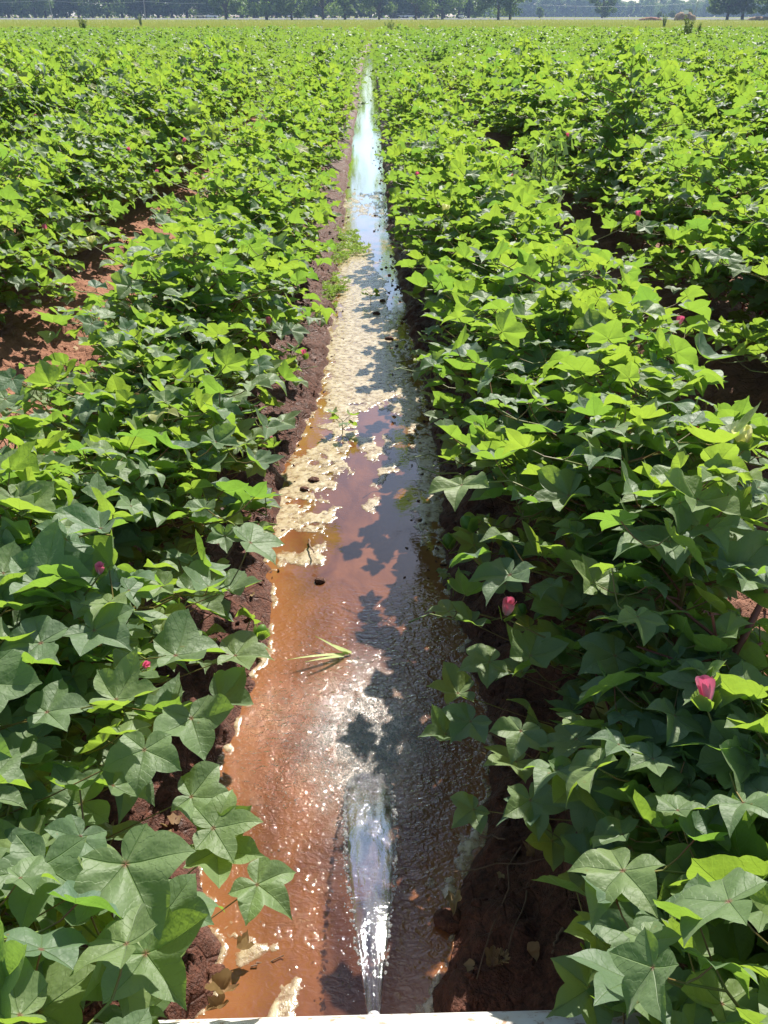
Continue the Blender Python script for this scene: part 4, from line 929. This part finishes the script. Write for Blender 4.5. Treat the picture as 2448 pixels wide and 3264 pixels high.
def tall_weed(a, b, h, rx, label, seed, m=M_DARKWEED, n=1600):
    y0 = P(a, b, .5); root = empty('tall_weed', (y0[0], y0[1], .1)); tag(root, label, 'weed'); r = np.random.default_rng(seed)
    mb = MB(); LPp = []
    for k in range(11):
        g = r.uniform(0, 6.28); hh = h * r.uniform(.6, 1.0); e = np.array([rx * math.cos(g) * r.random(), rx * math.sin(g) * r.random(), hh]); mb.tube([(0, 0, 0), e * np.array([.7, .7, .5]), e], [.012, .009, .004], 5, .7)
        for t in np.linspace(.25, 1, n // 60): LPp.append(e * np.array([t ** .7, t ** .7, t]))
    mb.build('stem', M_STEM, root); c_ = np.array(LPp); k = r.integers(0, len(c_), n); p = c_[k] + r.normal(0, .035, (n, 3)); d = unit(r.normal(0, 1, (n, 3)) + np.array([0, 0, .7])); s = r.uniform(.04, .10, n)[:, None]; w_ = unit(np.cross(d, r.normal(0, 1, (n, 3)))) * s * .2
    V = np.stack([p - w_, p + w_, p + d * s], 1).reshape(-1, 3); link('foliage', np_mesh('foliage', V, np.arange(3 * n).reshape(-1, 3), m, attrs={'tint': np.repeat(r.random(n), 3)}, smooth=False), root)
tall_weed(2190, 135, 1.35, .75, 'big bushy grey green weed rising above the cotton at upper right', 31, n=3200)
tall_weed(268, 112, 1.25, .35, 'dark slender weed rising above the cotton at upper left', 32)
tall_weed(450, 78, 1.6, .3, 'small brownish weed in the grass left of centre', 33)
tall_weed(2117, 80, 1.6, .3, 'thin upright weed in the grass beside the bushy grey weed', 34)
tall_weed(1240, 92, 1.1, .7, 'loose greyish weed at the end of the cotton near the channel line', 35)
tall_weed(1725, 640, .75, .22, 'pale jagged leaved weed among the cotton right of the channel', 36, M_WEED, 900)
def seedling(a, b, s, label, seed, z=0.0, nl=5):
    p = P(a, b, z); root = empty('seedling', tuple(p)); tag(root, label, 'seedling'); r = np.random.default_rng(seed); mb = MB(); L = []
    for k in range(nl):
        g = k * 2.2 + r.uniform(0, .5); o = np.array([math.cos(g), math.sin(g), 0]); e = o * s * .45 + np.array([0, 0, s * (.5 + .12 * k)]); mb.tube([(0, 0, -.01), (0, 0, s * (.3 + .1 * k)), e], [.002, .0016, .001], 5, .8); L.append((e * 0, e, s * .38, r.random(), o))
    mb.build('stem', M_STEM, root); Pos, Fr, Sz, T = leaf_frames(L, r); link('foliage', leaves_mesh('foliage', T_MID, Pos, Fr, Sz, T, M_LEAF, True, seed), root)
seedling(1092, 1385, .09, 'small green seedling growing out of the foam, left of the floating chip', 41)
seedling(1182, 968, .08, 'small seedling standing in the foam farther up the channel', 42)
seedling(1372, 1215, .13, 'dark green seedling on the shaded right bank', 43, .05, 7)
seedling(1445, 1890, .07, 'tiny seedling on the shaded right bank above the pink bloom', 44, .05)
# grass blades trailing in the water
mb = MB()
for (a, b), (c, d), (e, f) in (((1110, 2085), (1060, 2055), (1005, 2027)), ((1100, 2085), (1010, 2085), (915, 2103)), ((1095, 2090), (1040, 2095), (972, 2110)), ((1120, 2080), (1080, 2062), (1055, 2052))):
    A, B, C = P(a, b, .006), P(c, d, .028), P(e, f, .03); t = np.linspace(0, 1, 9)[:, None]; q = A * (1 - t) ** 2 + 2 * B * t * (1 - t) + C * t * t
    wd = .0048 * (1 - t[:, 0] ** 2) + .0003; sd = unit(np.cross(C - A, [0, 0, 1.0])); V = np.stack([q - sd * wd[:, None], q + np.array([0, 0, -.001]), q + sd * wd[:, None]], 1).reshape(-1, 3)
    mb.add(V, [(i * 3 + j, i * 3 + j + 1, i * 3 + j + 4, i * 3 + j + 3) for i in range(8) for j in range(2)], .8)
o = mb.build('grass_tuft', M_WEED); tag(o, 'green grass blades trailing in the water above the splash', 'grass blades')
def stick(a, b, c, d, r, z0, z1, label, bend=.01, name='dry_stick'):
    A, B = P(a, b, z0), P(c, d, z1); t = np.linspace(0, 1, 7)[:, None]; rg = np.random.default_rng(int(a)); q = A + (B - A) * t + rg.normal(0, bend, (7, 3)) * np.sin(t * np.pi); mb = MB(); mb.tube(q, np.linspace(r, r * .6, 7), 6); o = mb.build(name, M_TWIG); tag(o, label, 'stick')
stick(1690, 2790, 1620, 3030, .0016, .06, .09, 'thin dry stalk leaning over the shaded soil, ending at the burr', .004)
stick(1660, 2700, 1520, 3120, .0018, .06, .07, 'long thin dry stalk lying down the shaded right bank', .008)
stick(1440, 2780, 1880, 2720, .0016, .07, .09, 'thin twig lying across the shaded right bank', .006)
stick(1530, 2665, 1610, 2675, .003, .05, .055, 'short thick twig at the right water edge', .003)
stick(1795, 2960, 1760, 3040, .004, .09, .09, 'short grey stick on the shaded soil at lower right', .002)
stick(800, 3080, 905, 3045, .0016, .003, .006, 'thin twig floating on the orange water at lower left', .004)
stick(985, 1720, 1000, 1760, .004, .01, .03, 'broken stalk poking from the foam block on the left', .003)
def litter(a, b, s, z, label, seed, name='dry_leaf', m=M_DRY):
    p = P(a, b, z); r = np.random.default_rng(seed); tv, tf, tu = T_MID[seed % len(T_MID)]; V = tv.copy(); V[:, 2] *= 2.0; V[:, 2] += 1.1 * V[:, 1] ** 2 + .5 * V[:, 0] ** 2 + .25 * vn(V[:, 0] * 4, V[:, 1] * 4, seed); V[:, 1] *= .6; V *= s * .85
    V = V @ np.array(Matrix.Rotation(r.uniform(0, 6.28), 3, 'Z') @ Matrix.Rotation(r.normal(0, .4), 3, 'X')).T
    o = link(name, np_mesh(name, V, tf, m, attrs={'tint': np.full(len(V), r.random())}), None, tuple(p)); tag(o, label, 'dry leaf')
litter(690, 3170, .05, .05, 'crumpled tan dry leaf at the lower left water edge', 51)
litter(705, 3215, .035, .045, 'yellowish dry leaf below the crumpled tan one by the pipe', 52)
litter(775, 3035, .028, .02, 'pale wet leaf scrap at the left water margin', 53)
litter(1570, 3075, .035, .06, 'tan dry leaf on the shaded soil beside the burr', 54)
litter(1680, 3040, .03, .07, 'curled brown leaf in the light spot right of the burr', 55)
litter(1450, 2880, .04, .03, 'dark brown sodden leaf at the right water margin', 56)
litter(845, 2030, .03, .03, 'tan dry leaf at the left water edge near the grass blades', 57)
litter(1255, 1336, .028, .006, 'dark wood chip floating in the foam right of the seedling', 58)
litter(1700, 2730, .02, .07, 'small pale leaf scrap high on the shaded bank', 59)
mb = MB(); r = np.random.default_rng(9)
for k in range(26):
    a = k / 26 * 6.28; o_2 = np.array([math.cos(a), math.sin(a), .5 + r.random()]); mb.tube([o_2 * .006, unit(o_2) * .018 * r.uniform(.8, 1.2)], [.003, .0008], 4, r.random())
p = P(1600, 3062, .07); o = mb.build('cotton_burr', M_DRY, None, tuple(p)); tag(o, 'bristly reddish brown burr sitting in a spot of sun on the shaded bank', 'burr')
# clods of earth
CL = [(690, 3110, .022, 'round wet clod at the lower left water edge'), (1430, 2935, .03, 'dark wet clod at the right water margin'), (1000, 1530, .02, 'wet clod in the foam on the left, upper'), (970, 1560, .017, 'wet clod in the foam on the left, lower'), (1020, 1850, .016, 'small submerged stone breaking the water below the foam block'),
      (1200, 1000, .02, 'dark clod in the foam of the mid channel'), (1220, 960, .02, 'dark clod beside the far seedling'), (1240, 1080, .022, 'dark clod in shaded foam of the mid channel')]
for i, (a, b, s, lab) in enumerate(CL):
    mb = MB(); mb.blob((0, 0, 0), (s, s * .9, s * .6), 0, .5, 16, 12, .45, i + 3); o = mb.build('soil_clod', mg, None, tuple(P(a, b, .004))); tag(o, lab, 'clod')
    a_ = o.data.attributes.new('wet', 'FLOAT', 'POINT'); a_.data.foreach_set('value', np.full(len(o.data.vertices), .9, np.float32))

# crumbs of earth strewn over the banks, and the blooms of the far field
cr_ = np.random.default_rng(17); n = 26000
cx_ = cr_.uniform(-2.1, 1.5, n); cy_ = .6 + 7.5 * cr_.random(n) ** 1.6; z_, s_, k_ = ground_z(cx_, cy_)
kp = (np.where(k_ == 0, s_, 1) > .012) & (vn(cx_ * 8, cy_ * 8, 19) + .3 * cr_.random(n) > .5); cx_, cy_, z_, s_, k_ = cx_[kp], cy_[kp], z_[kp], s_[kp], k_[kp]
V, F = spheres(np.stack([cx_, cy_, z_ + .001], -1), .0022 + .0085 * cr_.random(len(cx_)) ** 4, 6, 5, .75)
V = V + (np.stack([vn(V[:, 0] * 190, V[:, 1] * 190 + V[:, 2] * 90, 3 + q) for q in range(3)], -1) - .5) * .006
o = link('soil_crumbs', np_mesh('soil_crumbs', V, F, mg, attrs={'wet': np.repeat(np.where(k_ == 0, 1 - sstep(.16, .42, s_), .1), 30)})); tag(o, 'loose crumbs of red brown earth strewn over banks and furrows', 'soil crumbs', kind='stuff')
n = 420; lx = cr_.uniform(-2.0, 1.4, n); ly = .7 + 7 * cr_.random(n) ** 1.4; z_, s_, k_ = ground_z(lx, ly); kp = np.where(k_ == 0, s_, 1) > .0; lx, ly, z_ = lx[kp], ly[kp], z_[kp]
me = leaves_mesh('leaf_litter', T_LOW, np.stack([lx, ly, z_ + .006], -1), frames(cr_.normal(0, .5, (len(lx), 3)) + [0, 0, 1.0], cr_.normal(0, 1, (len(lx), 3))), .008 + .016 * cr_.random(len(lx)) ** 2, cr_.random(len(lx)), M_DRY, False, 3)
o = link('leaf_litter', me); tag(o, 'scraps of dry brown leaf scattered on the soil', 'leaf litter', kind='stuff')
n = 520; cy_ = 2.2 + 22 * cr_.random(n) ** 1.5; L, R = edges(cy_); sd_ = cr_.random(n) < .72; cx_ = np.where(sd_, R - np.abs(cr_.normal(0, .06, n)), L + np.abs(cr_.normal(0, .03, n)))
V, F = spheres(np.stack([cx_, cy_, 0 * cx_], -1), .003 + (.005 + .005 * np.clip((cy_ - 3) / 4, 0, 1)) * cr_.random(n) ** 3, 8, 6, .7); V = V + (np.stack([vn(V[:, 0] * 90, V[:, 1] * 90 + V[:, 2] * 60, 3 + q) for q in range(3)], -1) - .5) * .018
o = link('mud_lumps', np_mesh('mud_lumps', V, F, mg, attrs={'wet': np.full(len(V), 1.0)})); tag(o, 'small dark lumps of mud breaking the water along the channel margins', 'mud lumps', kind='stuff')
n = 900; dd = 13 + 44 * cr_.random(n) ** .8; bx_ = cr_.uniform(-1, 1, n) * .5 * dd; ok = np.abs(bx_ - XC) > .7; bx_, dd = bx_[ok], dd[ok]
k_ = np.round((bx_ - XC - SP / 2) / SP); bx_ = XC + SP / 2 + SP * k_ + cr_.normal(0, .15, len(bx_))
V, F = spheres(np.stack([bx_, dd, cr_.uniform(.55, .74, len(dd))], -1), cr_.uniform(.018, .032, len(dd)), 6, 4)
o = link('far_blooms', np_mesh('far_blooms', V, F, M_CREAM, attrs={'tint': np.full(len(V), .6)})); tag(o, 'tiny pale blooms dotted over the far cotton', 'cotton blooms', kind='stuff')

# ------------------------------------------------------------------ haze
mh, tr = mat('air_haze'); N = NT(tr)
pv = N.n('VolumePrincipled', {'Color': (.50, .68, 1.0, 1), 'Density': 0.00032, 'Anisotropy': 0.1})
tr.links.new(pv.outputs[0], N.n('OutputMaterial').inputs['Volume'])
mb = MB(); mb.box((0, 750, 20), (2400, 1700, 42)); o = mb.build('haze', mh, smooth=False); tag(o, 'thin pale haze in the air towards the far trees', 'haze', kind='stuff')
